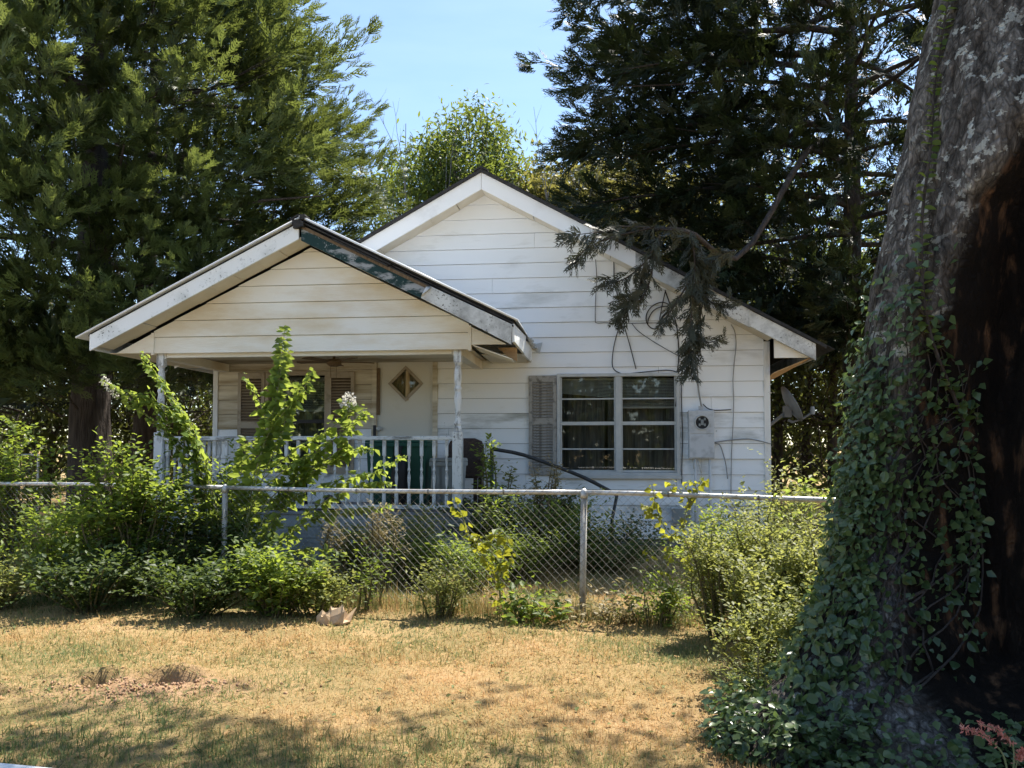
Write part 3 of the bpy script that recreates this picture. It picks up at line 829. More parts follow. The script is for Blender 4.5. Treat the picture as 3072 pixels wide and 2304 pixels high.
curtain(door, -1.48, -1.02, 2.15, 2.65, 0.055, 6, nmat('door_curtain_cloth', [(0.36, 0.26, 0.13), (0.58, 0.46, 0.28)], 5, 0.9, stretch=(12, 1, 1)))
MR = Matrix.Rotation(math.radians(90), 3, 'X')
MB().lathe([(0.036, 0), (0.036, 0.006), (0.016, 0.01), (0.014, 0.035), (0.03, 0.045), (0.032, 0.06), (0.022, 0.07)], (-1.635, 0.004, 1.74), 16, MR).obj('door_knob', M['alu'], door, smooth=True)
MB().box(-1.715, -1.672, -0.047, -0.036, 1.63, 1.79).obj('strike_plate', M['black'], door)
MB().box(-1.672, -1.628, -0.028, 0.003, 1.94, 2.62).obj('screen_door_remnant', M['brownwood'], door)
MB().box(-1.672, -0.845, -0.06, 0.06, 0.68, 0.709).obj('threshold', M['alu'], door)

# ---- porch roof, gable and soffits
pgw = MB().prism(gable_clip(rect(-4.03, -0.02, 2.66, 4.0), PX, 3.93, PS), -1.835, -1.78).obj('porch_gable', M['lap_shade'], house)
k = 0
PROW = 0.2066
while True:
    z0, z1 = 2.642 + k * PROW, 2.642 + (k + 1) * PROW
    if z0 > 3.9: break
    q = gable_clip(rect(-4.03, -0.02, z0 + 0.005, z1), PX, 3.935, PS)
    if len(q) > 2:
        MB().prism(q, lambda X, Z, z0=z0, z1=z1: -1.842 - 0.021 * (z1 - Z) / PROW, -1.835).obj('siding_plank', M['gable'], pgw)
    k += 1
MB().box(-4.056, -4.022, -1.872, -1.80, 2.63, 2.905).obj('end_trim', M['gable'], pgw)
MB().box(-0.028, 0.012, -1.872, -1.80, 2.63, 2.93).obj('end_trim', M['gable'], pgw)
MB().prism([(-4.52, 2.655), (-4.058, 2.655), (-4.058, 2.89)], -1.866, -1.84).obj('eave_return', M['gable'], pgw)
MB().prism([(0.014, 2.70), (0.44, 2.70), (0.014, 2.915)], -1.866, -1.84).obj('eave_return', M['gable'], pgw)
YP0 = -2.20
# left: clad bargeboard, thin metal sheet projecting past it
MB().prism(slope_poly(PX, PZ, PS, PX - 0.02, -4.645, 0.02, 0.215), YP0 - 0.02, YP0 + 0.01).obj('bargeboard', M['fascia'], house, bevel=0.004)
MB().prism(slope_poly(PX, PZ + 0.028, PS, PX - 0.01, -4.80, 0, 0.012), YP0 - 0.06, -0.03).obj('porch_roof_sheet', M['metal_roof'], house)
MB().prism(slope_poly(PX, PZ + 0.014, PS, PX - 0.01, -4.68, 0, 0.03), YP0 + 0.012, -0.03).obj('roof_underlay', M['shingle'], house)
soffit_run(PX, PZ, PS, -4.56, 0.205, YP0 + 0.012, -1.868, 9, M['soffit'], seed=3)
# right: bare peeling board under layered old shingles, then a loose length of cladding
MB().prism(slope_poly(PX, PZ + 0.05, PS, PX + 0.0, 0.62, 0, 0.013), YP0 - 0.05, -0.03).obj('porch_roof_sheet', M['metal_roof'], house)
for x1_, dz_ in ((-4.80, 0.022), (0.62, 0.044)):
    MB().tube([(PX, YP0 - 0.055, PZ + dz_), (x1_, YP0 - 0.055, PZ + dz_ - PS * abs(x1_ - PX))], 0.013, 10).obj('rolled_roof_edge', M['metal_roof'], house, smooth=True)
rr = random.Random(9)
for lay in range(3):
    x = PX + 0.02
    while x < 0.52:
        L = rr.uniform(0.35, 0.9)
        t0 = -0.036 + lay * 0.034 + rr.uniform(0, 0.006)
        MB().prism(slope_poly(PX, PZ, PS, x, min(x + L, 0.56), t0, t0 + rr.uniform(0.018, 0.026)), YP0 - rr.uniform(-0.02, 0.04) - 0.012 * (2 - lay), -0.4).obj('old_shingle_layer', M['shingle'], house)
        x += L + 0.008
MB().prism(slope_poly(PX, PZ, PS, PX + 0.005, -0.40, 0.066, 0.235), YP0, YP0 + 0.035).obj('bare_bargeboard', M['peel'], house)
MB().prism(slope_poly(PX, PZ, PS, PX + 0.005, -0.40, 0.05, 0.09), YP0 - 0.012, YP0 + 0.02).obj('drip_strip', M['brownwood'], house)
f = lambda x, t: PZ - PS * abs(x - PX) - t
cl = MB().prism([(-0.52, f(-0.52, 0.235)), (0.535, f(0.535, 0.272)), (0.545, f(0.545, 0.035)), (-0.40, f(-0.40, 0.045)), (-0.46, f(-0.46, 0.075))], YP0 - 0.048, YP0 - 0.022)
cl.obj('loose_cladding', M['fascia_dirty'], house, bevel=0.003)
MB().add([(-0.52, YP0 - 0.05, f(-0.52, 0.235)), (-0.46, YP0 - 0.05, f(-0.46, 0.075)), (-0.40, YP0 - 0.05, f(-0.40, 0.045)), (-0.41, YP0 - 0.09, f(-0.41, 0.08)), (-0.50, YP0 - 0.085, f(-0.50, 0.19))], [(0, 1, 2, 3, 4), (4, 3, 2, 1, 0)]).obj('bent_cladding_lip', M['fascia_dirty'], house)
soffit_run(PX, PZ, PS, 0.05, 0.215, YP0 + 0.036, -1.868, 7, M['soffit'], seed=4)
# eave fascia of the porch, right side, two wavy lengths, and the left one
for (ya, yb, dz) in ((YP0 - 0.02, -1.05, 0.0), (-1.07, -0.012, -0.014)):
    MB().add([(0.545, ya, 2.675 + dz), (0.575, ya, 2.68 + dz), (0.585, yb, 2.672 - dz), (0.560, yb, 2.668 - dz), (0.545, ya, 2.885 + dz), (0.565, ya, 2.89 + dz), (0.60, yb, 2.90 - dz), (0.575, yb, 2.895 - dz)],
             [(0, 3, 2, 1), (4, 5, 6, 7), (0, 1, 5, 4), (1, 2, 6, 5), (2, 3, 7, 6), (3, 0, 4, 7)]).obj('eave_fascia', M['fascia'], house)
MB().box(-4.66, -4.635, YP0, -0.02, 2.66, 2.85).obj('eave_fascia', M['fascia'], house)
# porch eave soffits: left boards, right one broken and hanging
for k in range(8):
    MB().box(-4.63, -4.06, -1.83 + k * 0.227, -1.83 + k * 0.227 + 0.22, 2.652, 2.662).obj('soffit_panel', M['soffit'], house)
for k in range(5):
    MB().box(0.02, 0.54, -1.05 + k * 0.205, -1.05 + k * 0.205 + 0.2, 2.672, 2.682).obj('soffit_panel', M['soffit'], house)
P = [(0.03, -1.86, 2.69), (0.50, -1.80, 2.52), (0.50, -1.60, 2.50), (0.06, -1.45, 2.66)]
MB().add(P + [(x, y, z + 0.012) for x, y, z in P], [(0, 3, 2, 1), (4, 5, 6, 7), (0, 1, 5, 4), (1, 2, 6, 5), (2, 3, 7, 6), (3, 0, 4, 7)]).obj('hanging_soffit_board', M['gable'], house)
MB().prism([(0.44, 2.57), (0.54, 2.52), (0.54, 2.69), (0.30, 2.69)], -1.62, -1.61).obj('soffit_blocking', M['rawwood'], house)
# ridge debris and torn flashing where the eave meets the wall
rc = MB(); rr2 = random.Random(4)
for k in range(7):
    x = PX + rr2.uniform(-0.06, 0.05); z = PZ + 0.03 + rr2.uniform(-0.12, 0.03)
    rc.box(x - 0.03, x + 0.03, YP0 - 0.075 + 0.001 * k, YP0 + 0.1 + 0.001 * k, z - 0.03, z + 0.025 + 0.002 * k)
rc.prism([(PX - 0.11, PZ - 0.01), (PX, PZ + 0.045), (PX + 0.09, PZ + 0.012), (PX + 0.09, PZ + 0.032), (PX, PZ + 0.068), (PX - 0.11, PZ + 0.012)], YP0 - 0.07, -0.03)
rc.obj('porch_ridge_cap', M['shingle'], house)
fl = MB()
for k in range(9):
    y = -0.9 + k * 0.1
    fl.box(0.60, 0.63 + 0.02 * (k % 3), y, y + 0.08, 2.90 - 0.004 * k, 2.915 - 0.003 * k)
fl.add([(0.60, -0.03, 2.93), (0.74, -0.03, 2.96), (0.70, -0.035, 2.80), (0.62, -0.03, 2.86)], [(0, 1, 2, 3), (3, 2, 1, 0)])
fl.obj('torn_flashing', M['alu'], house)
# ceiling boards, side beams
for k in range(12):
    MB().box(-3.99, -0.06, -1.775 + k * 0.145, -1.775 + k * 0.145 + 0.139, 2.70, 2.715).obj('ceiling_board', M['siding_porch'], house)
for x in (-0.235, -4.03):
    MB().box(x, x + 0.12, -1.775, -0.03, 2.585, 2.698).obj('porch_beam', M['gable'], house)
MB().box(-3.90, -0.24, -1.78, -1.70, 2.60, 2.655).obj('porch_beam', M['gable'], house)

# ---- porch deck, skirting, posts and railing
for k in range(14):
    MB().box(-4.12, 0.03, -1.92 + k * 0.136, -1.92 + k * 0.136 + 0.13, 0.655, 0.68 + 0.002 * (k % 2)).obj('deck_board', M['deck'], house)
for k in range(4):
    MB().box(-4.10, 0.01, -1.90 - 0.004 * (k % 2), -1.875, 0.085 + k * 0.142, 0.085 + k * 0.142 + 0.136).obj('skirting_board', M['skirt'], house)
    MB().box(-0.02, 0.012 + 0.003 * (k % 2), -1.87, -0.03, 0.085 + k * 0.142, 0.085 + k * 0.142 + 0.136).obj('skirting_board', M['skirt'], house)
PROF = [(0.043, 1.66), (0.047, 1.70), (0.036, 1.73), (0.047, 1.76), (0.038, 1.80), (0.030, 1.86), (0.040, 2.02), (0.045, 2.10), (0.034, 2.18), (0.047, 2.22), (0.034, 2.26), (0.045, 2.33), (0.046, 2.42), (0.033, 2.52), (0.040, 2.54), (0.046, 2.56)]
def post(x, parent):
    m = MB()
    m.box(x - 0.058, x + 0.058, -1.808, -1.692, 0.68, 1.655)
    m.lathe([(r, z * 0.93 + 0.115) for r, z in PROF], (x, -1.75, 0), 14)
    m.box(x - 0.046, x + 0.046, -1.796, -1.704, 2.494, 2.655)
    return m.obj('post', M['post'], parent, smooth=False, bevel=0.004)
post(-0.17, house); post(-3.98, house)
MB().box(-3.92, -0.23, -1.79, -1.71, 1.555, 1.605).obj('top_rail', M['rail'], house, bevel=0.008)
MB().box(-3.92, -0.23, -1.775, -1.725, 0.715, 0.765).obj('bottom_rail', M['rail'], house, bevel=0.006)
bal = MB()
bal.box(-0.019, 0.019, -0.019, 0.019, 0.60, 0.795); bal.box(-0.019, 0.019, -0.019, 0.019, 0.0, 0.16)
bal.lathe([(0.017, 0.16), (0.020, 0.18), (0.011, 0.20), (0.013, 0.24), (0.021, 0.33), (0.019, 0.36), (0.010, 0.40), (0.019, 0.43), (0.012, 0.46), (0.011, 0.50), (0.019, 0.55), (0.012, 0.575), (0.018, 0.60)], (0, 0, 0), 8)
bme = bal.mesh('baluster', M['post'])
for k in range(24):
    x = -0.305 - k * 0.1555
    if k in (20,): continue
    link('baluster', bme, house, (x, -1.75 + 0.003 * math.sin(k * 3), 0.762))
# side railings back to the wall
for x in (-3.98,):
    MB().box(x - 0.03, x + 0.03, -1.69, -0.04, 1.555, 1.60).obj('top_rail', M['rail'], house)
    for k in range(10):
        link('baluster', bme, house, (x, -1.55 + k * 0.155, 0.762))

# ================================================================== THINGS ON THE HOUSE AND PORCH
def hthing(name, label, cat, X, Y, Z=0.0, group=None):
    return thing(name, label, cat, tuple(from_house((X, Y, Z))), -TH, group)
# ---- electric meter box
mb_ = hthing('meter_box', 'grey two-part electric meter box with round socket on the white siding', 'meter box', 2.934, -0.02, 1.315)
MB().box(-0.172, 0.172, -0.115, 0.0, 0.0, 0.665).obj('case', M['meter'], mb_, bevel=0.006)
MB().box(-0.166, 0.166, -0.124, -0.112, 0.015, 0.325).obj('lower_cover', M['meter'], mb_, bevel=0.004)
MB().box(-0.166, 0.166, -0.122, -0.112, 0.345, 0.655).obj('upper_cover', M['meter'], mb_, bevel=0.004)
MB().lathe([(0.102, 0), (0.105, 0.018), (0.092, 0.022), (0.088, 0.01)], (0.008, -0.118, 0.495), 28, MR, False).obj('socket_ring', M['alu'], mb_, smooth=True)
MB().lathe([(0.089, 0), (0.089, 0.006)], (0.008, -0.118, 0.495), 24, MR).obj('socket_well', M['black'], mb_)
jw = MB()
for dx in (-0.035, 0.035):
    for dz in (-0.05, 0.03): jw.box(0.008 + dx - 0.012, 0.008 + dx + 0.012, -0.137, -0.12, 0.495 + dz, 0.495 + dz + 0.035)
jw.box(-0.01, 0.026, -0.134, -0.12, 0.46, 0.535)
jw.obj('socket_jaws', M['bingrey'], mb_)
MB().tube([(-0.005, -0.06, 0.66), (-0.005, -0.06, 0.72)], 0.028, 10).obj('cable_hub', M['meter'], mb_)
for x in (-0.08, 0.115):
    MB().tube([(x, -0.06, 0.0), (x, -0.06, -1.1)], 0.021, 8).obj('conduit', M['pvc'], mb_, smooth=True)
MB().tube([(-0.10, -0.07, -0.14), (-0.105, -0.07, -0.04), (-0.06, -0.07, -0.02), (-0.02, -0.07, -0.1), (0.0, -0.07, -0.2)], 0.011, 6).obj('looped_lead', M['pvc'], mb_, smooth=True)
ub = hthing('utility_box', 'small grey utility box low on the siding beside the meter conduits', 'utility box', hl(681, 515, -0.1)[0], -0.02, 0.42)
MB().box(-0.13, 0.13, -0.10, 0.0, 0.0, 0.22).obj('case', M['meter'], ub, bevel=0.006)
MB().box(-0.12, 0.12, -0.112, -0.098, 0.01, 0.21).obj('cover', M['bingrey'], ub, bevel=0.004)
# ---- loose cables on the gable wall
def cpx(x, y): return ((1700 + 0.3617 * x) / 3, (800 + 0.3617 * y) / 3)
def cable(label, pts, r=0.006, mat='cable', y=-0.035, n=28, name='cable'):
    P = [hl(*cpx(*p), y) for p in pts]
    P = [from_house(q) for q in spline(P, n)]
    o = MB().tube(P, r, 5).obj(name, M[mat], smooth=True)
    tag(o, label, 'cable', 'loose cables on the gable wall')
cable('thin black cable squared round to the left of the drooping branch', [(240, -60), (248, 100), (238, 300), (237, 440), (250, 466), (330, 466), (480, 470), (700, 467), (900, 465)], 0.005, n=60)
cable('short straight cable end dangling above the big window', [(390, -40), (400, 150), (460, 380), (480, 500), (520, 640), (575, 850)], 0.007)
cable('long black cable sagging along the window head and down its side', [(445, 470), (400, 620), (378, 760), (385, 840), (430, 878), (500, 888), (700, 868), (850, 860), (920, 885), (948, 960), (952, 1100), (960, 1400), (955, 1660), (955, 1800)], 0.007, n=70)
cable('slack thin wire slanting from the branch toward the siding beside the window', [(540, 470), (600, 540), (750, 640), (890, 720), (950, 745)], 0.005)
cable('black service cable hanging from the eave to the window corner', [(815, 195), (860, 320), (905, 460), (920, 560), (930, 740), (918, 880), (920, 1000), (905, 1160)], 0.009, n=40)
cable('coiled loop of black cable with a connector under the rake', [(820, 195), (790, 330), (772, 440), (790, 430), (860, 340), (800, 295), (720, 320), (668, 380), (660, 450), (690, 500), (735, 515), (775, 470), (790, 420), (850, 345), (790, 332), (720, 365), (680, 430), (672, 480)], 0.008, n=90)
cable('thin grey cable running down the siding near the corner board', [(1365, 480), (1395, 540), (1405, 650), (1390, 800), (1380, 950), (1385, 1100), (1380, 1300), (1370, 1480), (1365, 1660), (1362, 1900)], 0.006, 'cable_grey', n=50)
cable('thick grey service cable dropping into the top of the meter box', [(1080, 780), (1085, 880), (1095, 1030), (1112, 1130), (1118, 1160)], 0.013, 'cable_grey', -0.075)
cable('dark wire curling sideways from the top of the meter box', [(1130, 1140), (1170, 1175), (1220, 1190), (1290, 1190), (1365, 1185)], 0.007, 'cable')
cable('grey cable looping from the meter box to the corner board', [(1225, 1458), (1350, 1440), (1500, 1430), (1600, 1445), (1695, 1470)], 0.008, 'cable_grey', -0.05)
cable('short grey lead drooping from the side of the meter box', [(1225, 1462), (1270, 1480), (1300, 1560), (1322, 1650), (1335, 1760)], 0.008, 'cable_grey', -0.05)
# ---- satellite dish on the right-hand wall
dX, dZ = 4.20, 1.98
ds = hthing('satellite_dish', 'dark grey satellite dish on an arm off the right-hand wall', 'satellite dish', XR, 0.45, 1.70)
Md = Matrix.Rotation(math.radians(78), 3, 'Y') @ Matrix.Rotation(math.radians(8), 3, 'X')
prof = [(0.001, 0.0)] + [(0.28 * q, 0.07 * q * q) for q in (0.25, 0.5, 0.75, 1.0)] + [(0.285 * q, 0.07 * q * q - 0.008) for q in (1.0, 0.6, 0.2)]
Md2 = Matrix.Rotation(math.radians(-16), 3, 'Y') @ Matrix.Rotation(math.radians(78), 3, 'Y')
MB().lathe(prof, (0.36, 0, 0.36), 28, Md2).obj('reflector', M['dish'], ds, smooth=True)
MB().tube([(0.0, 0, 0.02), (0.12, 0, 0.10), (0.33, 0, 0.27)], 0.024, 8).obj('mast', M['dish'], ds)
MB().box(0.30, 0.40, -0.06, 0.06, 0.20, 0.36).obj('bracket', M['dish'], ds)
MB().tube([(0.42, 0, 0.13), (0.55, 0, 0.17), (0.70, 0, 0.27)], 0.016, 6).obj('feed_arm', M['dish'], ds)
MB().lathe([(0.03, 0), (0.035, 0.05), (0.025, 0.11)], (0.70, 0, 0.24), 10).obj('feed_horn', M['bingrey'], ds)
MB().tube([(0.36, 0, 0.16), (0.42, 0, 0.13)], 0.02, 6).obj('arm_joint', M['dish'], ds)
MB().box(-0.005, 0.03, -0.08, 0.08, -0.05, 0.09).obj('wall_plate', M['dish'], ds)
# ---- porch things (deck top at 0.682)
DZ = 0.684
def wheelie(label, X, Y, w, d, h, body, lid, rz=0.0, ribs=False, group=None, openlid=False):
    o = hthing('wheeled_bin' if not ribs else 'ribbed_bin', label, 'bin', X, Y, DZ, group)
    m = MB()
    wt, dt = w * 0.5, d * 0.5
    wb, db = w * 0.40, d * 0.38
    m.add([(-wb, -db, 0), (wb, -db, 0), (wb, db, 0), (-wb, db, 0), (-wt, -dt, h), (wt, -dt, h), (wt, dt, h), (-wt, dt, h)], [(0, 3, 2, 1), (4, 5, 6, 7), (0, 1, 5, 4), (1, 2, 6, 5), (2, 3, 7, 6), (3, 0, 4, 7)])
    m.obj('body', body, o, bevel=0.012)
    MB().box(-wt - 0.012, wt + 0.012, -dt - 0.014, dt + 0.012, h - 0.05, h + 0.003).obj('rim', body, o, bevel=0.006)
    if openlid:
        MB().box(-wt, wt, dt + 0.015, dt + 0.035, h - 0.45, h + 0.02).obj('lid', lid, o, bevel=0.008)
    else:
        MB().prism([(-wt - 0.015, h + 0.005), (wt + 0.015, h + 0.005), (wt, h + 0.05), (-wt, h + 0.05)], -dt - 0.02, dt + 0.03).obj('lid', lid, o, bevel=0.01)
    if ribs:
        for k in range(5):
            x = -wb + 0.03 + k * (2 * wb - 0.06) / 4
            MB().add([(x - 0.012, -db - 0.012, 0.05), (x + 0.012, -db - 0.012, 0.05), (x * 1.2 + 0.012, -dt - 0.006, h - 0.06), (x * 1.2 - 0.012, -dt - 0.006, h - 0.06)], [(0, 1, 2, 3), (3, 2, 1, 0)]).obj('rib', body, o)
    for sx in (-1, 1):
        MB().lathe([(0.07, -0.02), (0.075, 0.0), (0.07, 0.02)], (sx * (wb + 0.02), db, 0.075), 14, Matrix.Rotation(math.radians(90), 3, 'Y')).obj('wheel', M['black'], o)
    return o
gx = lambda u, Y: hl(u, 470, Y)[0]
wheelie('dark green wheeled bin in front of the door beside the porch wall', gx(385, -1.1), -1.15, 0.36, 0.42, 0.84, M['binbody'], M['binbody'], group='green bins on the porch')
wheelie('dark green wheeled bin standing between black rubbish and the grey bin', gx(418, -1.1), -1.15, 0.34, 0.42, 0.84, M['binbody'], M['binbody'], group='green bins on the porch')
bagx = gx(402, -1.3)
bg_ = hthing('rubbish_bag', 'black rubbish bag wedged between the two green bins', 'bag', bagx, -1.42, DZ)
m = MB()
m.lathe([(0.05, 0.0), (0.10, 0.03), (0.115, 0.2), (0.11, 0.45), (0.08, 0.62), (0.035, 0.70), (0.02, 0.73), (0.045, 0.80)], (0, 0, 0), 12)
bo = m.obj('sack', M['black'], bg_, smooth=True)
wheelie('light grey ribbed plastic bin behind the right porch post', gx(450, -1.3), -1.38, 0.40, 0.34, 0.60, M['bingrey'], M['bingrey'], ribs=True)
ch = hthing('porch_chair', 'dark brown woven chair with rounded back behind the grey bin', 'chair', gx(463, -0.75), -0.75, DZ)
MB().box(-0.24, 0.24, -0.24, 0.24, 0.38, 0.43).obj('seat', M['chair'], ch, bevel=0.015)
q = [(-0.24, 0.42), (0.24, 0.42), (0.25, 0.78), (0.22, 0.87), (0.12, 0.91), (-0.12, 0.91), (-0.22, 0.87), (-0.25, 0.78)]
MB().prism(q, lambda x, z: 0.16 + 0.12 * (z - 0.4), lambda x, z: 0.21 + 0.12 * (z - 0.4)).obj('backrest', M['chair'], ch, bevel=0.012)
for sx in (-0.2, 0.2):
    for sy in (-0.2, 0.2): MB().box(sx - 0.025, sx + 0.025, sy - 0.025, sy + 0.025, 0, 0.38).obj('leg', M['chair'], ch)
    MB().box(sx * 1.2 - 0.03, sx * 1.2 + 0.03, -0.22, 0.2, 0.60, 0.64).obj('armrest', M['chair'], ch, bevel=0.01)
cr_ = hthing('slatted_rack', 'small black slatted rack standing on the porch deck', 'rack', gx(293, -1.45), -1.45, DZ)
for sx in (-0.14, 0.14):
    for sy in (-0.1, 0.1): MB().box(sx - 0.012, sx + 0.012, sy - 0.012, sy + 0.012, 0, 0.34).obj('leg', M['black'], cr_)
for k in range(5): MB().box(-0.15, 0.15, -0.115 - 0.002 * (k % 2), 0.115, 0.04 + k * 0.065, 0.065 + k * 0.065).obj('shelf', M['black'], cr_, bevel=0.004)
bb = hthing('dark_bundle', 'dark grey cloth bundle lying on the deck beside the black rack', 'bundle', gx(330, -1.45), -1.45, DZ)
m = MB().lathe([(0.13, 0), (0.155, 0.03), (0.13, 0.10), (0.07, 0.16), (0.02, 0.18)], (0, 0, 0), 12)
for i_, v in enumerate(m.v):
    nv = noise.noise(Vector(v) * 9) * 0.04
    m.v[i_] = (v[0] * 1.2 + nv, v[1] * 0.8 + nv, v[2] * (1 + nv * 4))
m.obj('cloth', nmat('dark_cloth', [(0.03, 0.03, 0.035), (0.06, 0.06, 0.065)], 10, 0.9), bb, smooth=True)
fan = hthing('ceiling_fan', 'brown ceiling fan with pull chains under the porch ceiling', 'ceiling fan', hl(334, 360, -0.9)[0], -0.9, 2.56)
MB().lathe([(0.02, 0.15), (0.02, 0.10), (0.09, 0.09), (0.10, 0.03), (0.06, 0.0)][::-1], (0, 0, 0), 16).obj('motor', M['brownwood'], fan, smooth=True)
for k in range(5):
    a = 0.5 + k * math.tau / 5
    Mz = Matrix.Rotation(a, 3, 'Z')
    P = [Mz @ Vector(p) for p in ((0.09, -0.04, 0.05), (0.52, -0.065, 0.055), (0.55, 0, 0.06), (0.52, 0.065, 0.072), (0.09, 0.04, 0.066))]
    MB().add([tuple(p) for p in P] + [(p.x, p.y, p.z + 0.008) for p in P], [(4, 3, 2, 1, 0), (5, 6, 7, 8, 9)] + [(i_, (i_ + 1) % 5, (i_ + 1) % 5 + 5, i_ + 5) for i_ in range(5)]).obj('blade', M['brownwood'], fan)
for x in (-0.03, 0.05):
    MB().tube([(x, -0.05, 0.0), (x, -0.05, -0.16)], 0.003, 4).obj('pull_chain', M['brownwood'], fan)
# ---- bent black handrail in front of the house wall
hr = tag(empty('handrail', tuple(dp(616, 494, 10.3) * np.array([1, 1, 0]))), 'bent black steel handrail leaning in front of the foundation weeds', 'handrail')
o0 = np.array(hr.location)
P = [dp(492, 449, 10.3), dp(520, 454, 10.3), dp(552, 465, 10.3), dp(585, 478, 10.3), dp(617, 495, 10.3)]
MB().tube([p - o0 for p in spline(P, 12)], 0.024, 8).obj('rail', M['blackmetal'], hr, smooth=True)
b0 = P[-1] + np.array([-0.06, 0.0, -P[-1][2] + 0.05])
MB().tube([P[-1] - o0, dp(612, 520, 10.3) - o0, b0 - o0], 0.021, 8).obj('leg', M['blackmetal'], hr, smooth=True)
b1 = P[0] + np.array([0.0, 0, -P[0][2] + 0.05])
MB().tube([P[0] + np.array([0, 0, 0.02]) - o0, b1 - o0], 0.021, 8).obj('leg', M['blackmetal'], hr, smooth=True)

# ================================================================== CHAIN-LINK FENCE
def fy(x): return 6.93 - 0.29 * (x - 0.62)
FH = 1.067
fen = tag(empty('chain_link_fence', (0.62, 6.93, 0)), 'galvanised chain-link fence with round top rail across the front yard', 'fence')
fo_ = np.array([0.62, 6.93, 0.0])
fdir = np.array([1, -0.29, 0]) / math.hypot(1, 0.29)
def on_line(u):
    r = ray(u, 500); t = (6.93 + 0.29 * 0.62) / (r[1] + 0.29 * r[0]); return r[0] * t
posts = [on_line(584)]
sp = on_line(584) - on_line(225)
posts = [posts[0] - 2 * sp, posts[0] - sp, posts[0], posts[0] + sp]
def rail_z(x): return FH - 0.028 * sm(0.6, 2.6, x) + 0.01 * math.sin(x * 1.1)
for x in posts:
    b = np.array([x, fy(x), 0.0]) - fo_
    h = rail_z(x)
    po = MB().tube([b + (-0.02 * (1 if x > 0 else 0), 0.0, -0.1), b + (0, 0, h - 0.035)], 0.028, 12).obj('post', M['galv_post'], fen, smooth=True)
    MB().lathe([(0.034, h - 0.05), (0.036, h - 0.02), (0.030, h + 0.012), (0.012, h + 0.035)], tuple(b), 12).obj('post_cap', M['galv'], po, smooth=True)
for xa, xb in zip(posts[:-1], posts[1:]):
    P = [np.array([x, fy(x), rail_z(x)]) - fo_ for x in np.linspace(xa, xb, 9)]
    if xb == posts[1]: P = [p for p in P]
    tr_ = MB().tube(P, 0.021, 10).obj('top_rail', M['galv'], fen, smooth=True)
    for k in range(1, 5):
        x = xa + (xb - xa) * k / 5
        c = np.array([x, fy(x), rail_z(x)]) - fo_
        MB().tube([c + fdir * -0.008, c + fdir * 0.008], 0.0245, 8).obj('tie', M['wire'], tr_)
wire = MB()
amp = 0.037
L = (posts[-1] - posts[0]) / fdir[0]
base = np.array([posts[0], fy(posts[0]), 0.0]) - fo_
nz = int(1.10 / amp)
nrm = np.array([-fdir[1], fdir[0], 0])
for k in range(int(L / amp)):
    pts = []
    for j in range(nz + 1):
        s_ = k * amp + (amp if (j + k) % 2 else 0.0)
        p = base + fdir * s_
        x = p[0] + fo_[0]
        sag = 0.012 * math.sin(s_ * 2.3) * math.sin(j * 0.11)
        z = (0.03 + j * amp) * (rail_z(x) + 0.02) / 1.105
        pts.append(p + nrm * (-0.026 + sag + (0.003 if (j + k) % 2 else -0.003)) + np.array([0, 0, z]))
    wire.tube(pts, 0.0016, 3, False)
wo_ = wire.obj('chain_link_mesh', M['wire'], fen)
wo_['kind'] = 'stuff'
# ---- chain-link gate panel far left
g0 = dp(17, 500, 12.6); g0[2] = float(gz(g0[0], g0[1]))
gt = tag(empty('gate_panel', tuple(g0)), 'small chain-link gate panel standing among shrubs before the wood', 'gate')
gw, gh = 0.32, dp(17, 455, 12.6)[2] - g0[2]
for (pa, pb) in (((0, 0, 0), (0, 0, gh)), ((gw, 0, 0), (gw, 0, gh)), ((0, 0, gh), (gw, 0, gh)), ((0, 0, 0.1), (gw, 0, 0.1))):
    MB().tube([pa, pb], 0.018, 8).obj('frame_tube', M['galv'], gt)
m = MB()
for k in range(16):
    for sg in (1, -1):
        z0 = 0.1 + k * 0.08
        if z0 + gw < gh: m.tube([(0 if sg > 0 else gw, 0.004 * sg, z0), (gw if sg > 0 else 0, 0.004 * sg, z0 + gw)], 0.003, 3, False)
m.obj('chain_link_mesh', M['wire'], gt)['kind'] = 'stuff'
# ---- crumpled paper bag at the fence foot
pb = dp(334, 617, 6.75)
bagp = np.array([pb[0], pb[1], float(gz(pb[0], pb[1]))])
m = MB().lathe([(0.03, 0.0), (0.11, 0.004), (0.125, 0.03), (0.10, 0.065), (0.06, 0.085), (0.02, 0.095)], (0, 0, 0), 16)
for i_, v in enumerate(m.v):
    q = Vector(v) * 17
    k = noise.noise(q) * 0.07; k2 = noise.noise(q * 1.9 + Vector((5, 3, 1))) * 0.05
    m.v[i_] = (v[0] * (1.15 + k * 3) + k2, v[1] * (0.8 + k * 3), max(v[2] * (1.2 + k * 9) + (k2 + k if v[2] > 0.02 else 0), 0))
pbo = m.obj('paper_bag', nmat('tan_paper', [(0.40, 0.28, 0.17), (0.52, 0.39, 0.26)], 14, 0.9), None, loc=tuple(bagp))
tag(pbo, 'crumpled tan paper bag lying at the foot of the fence', 'paper bag')

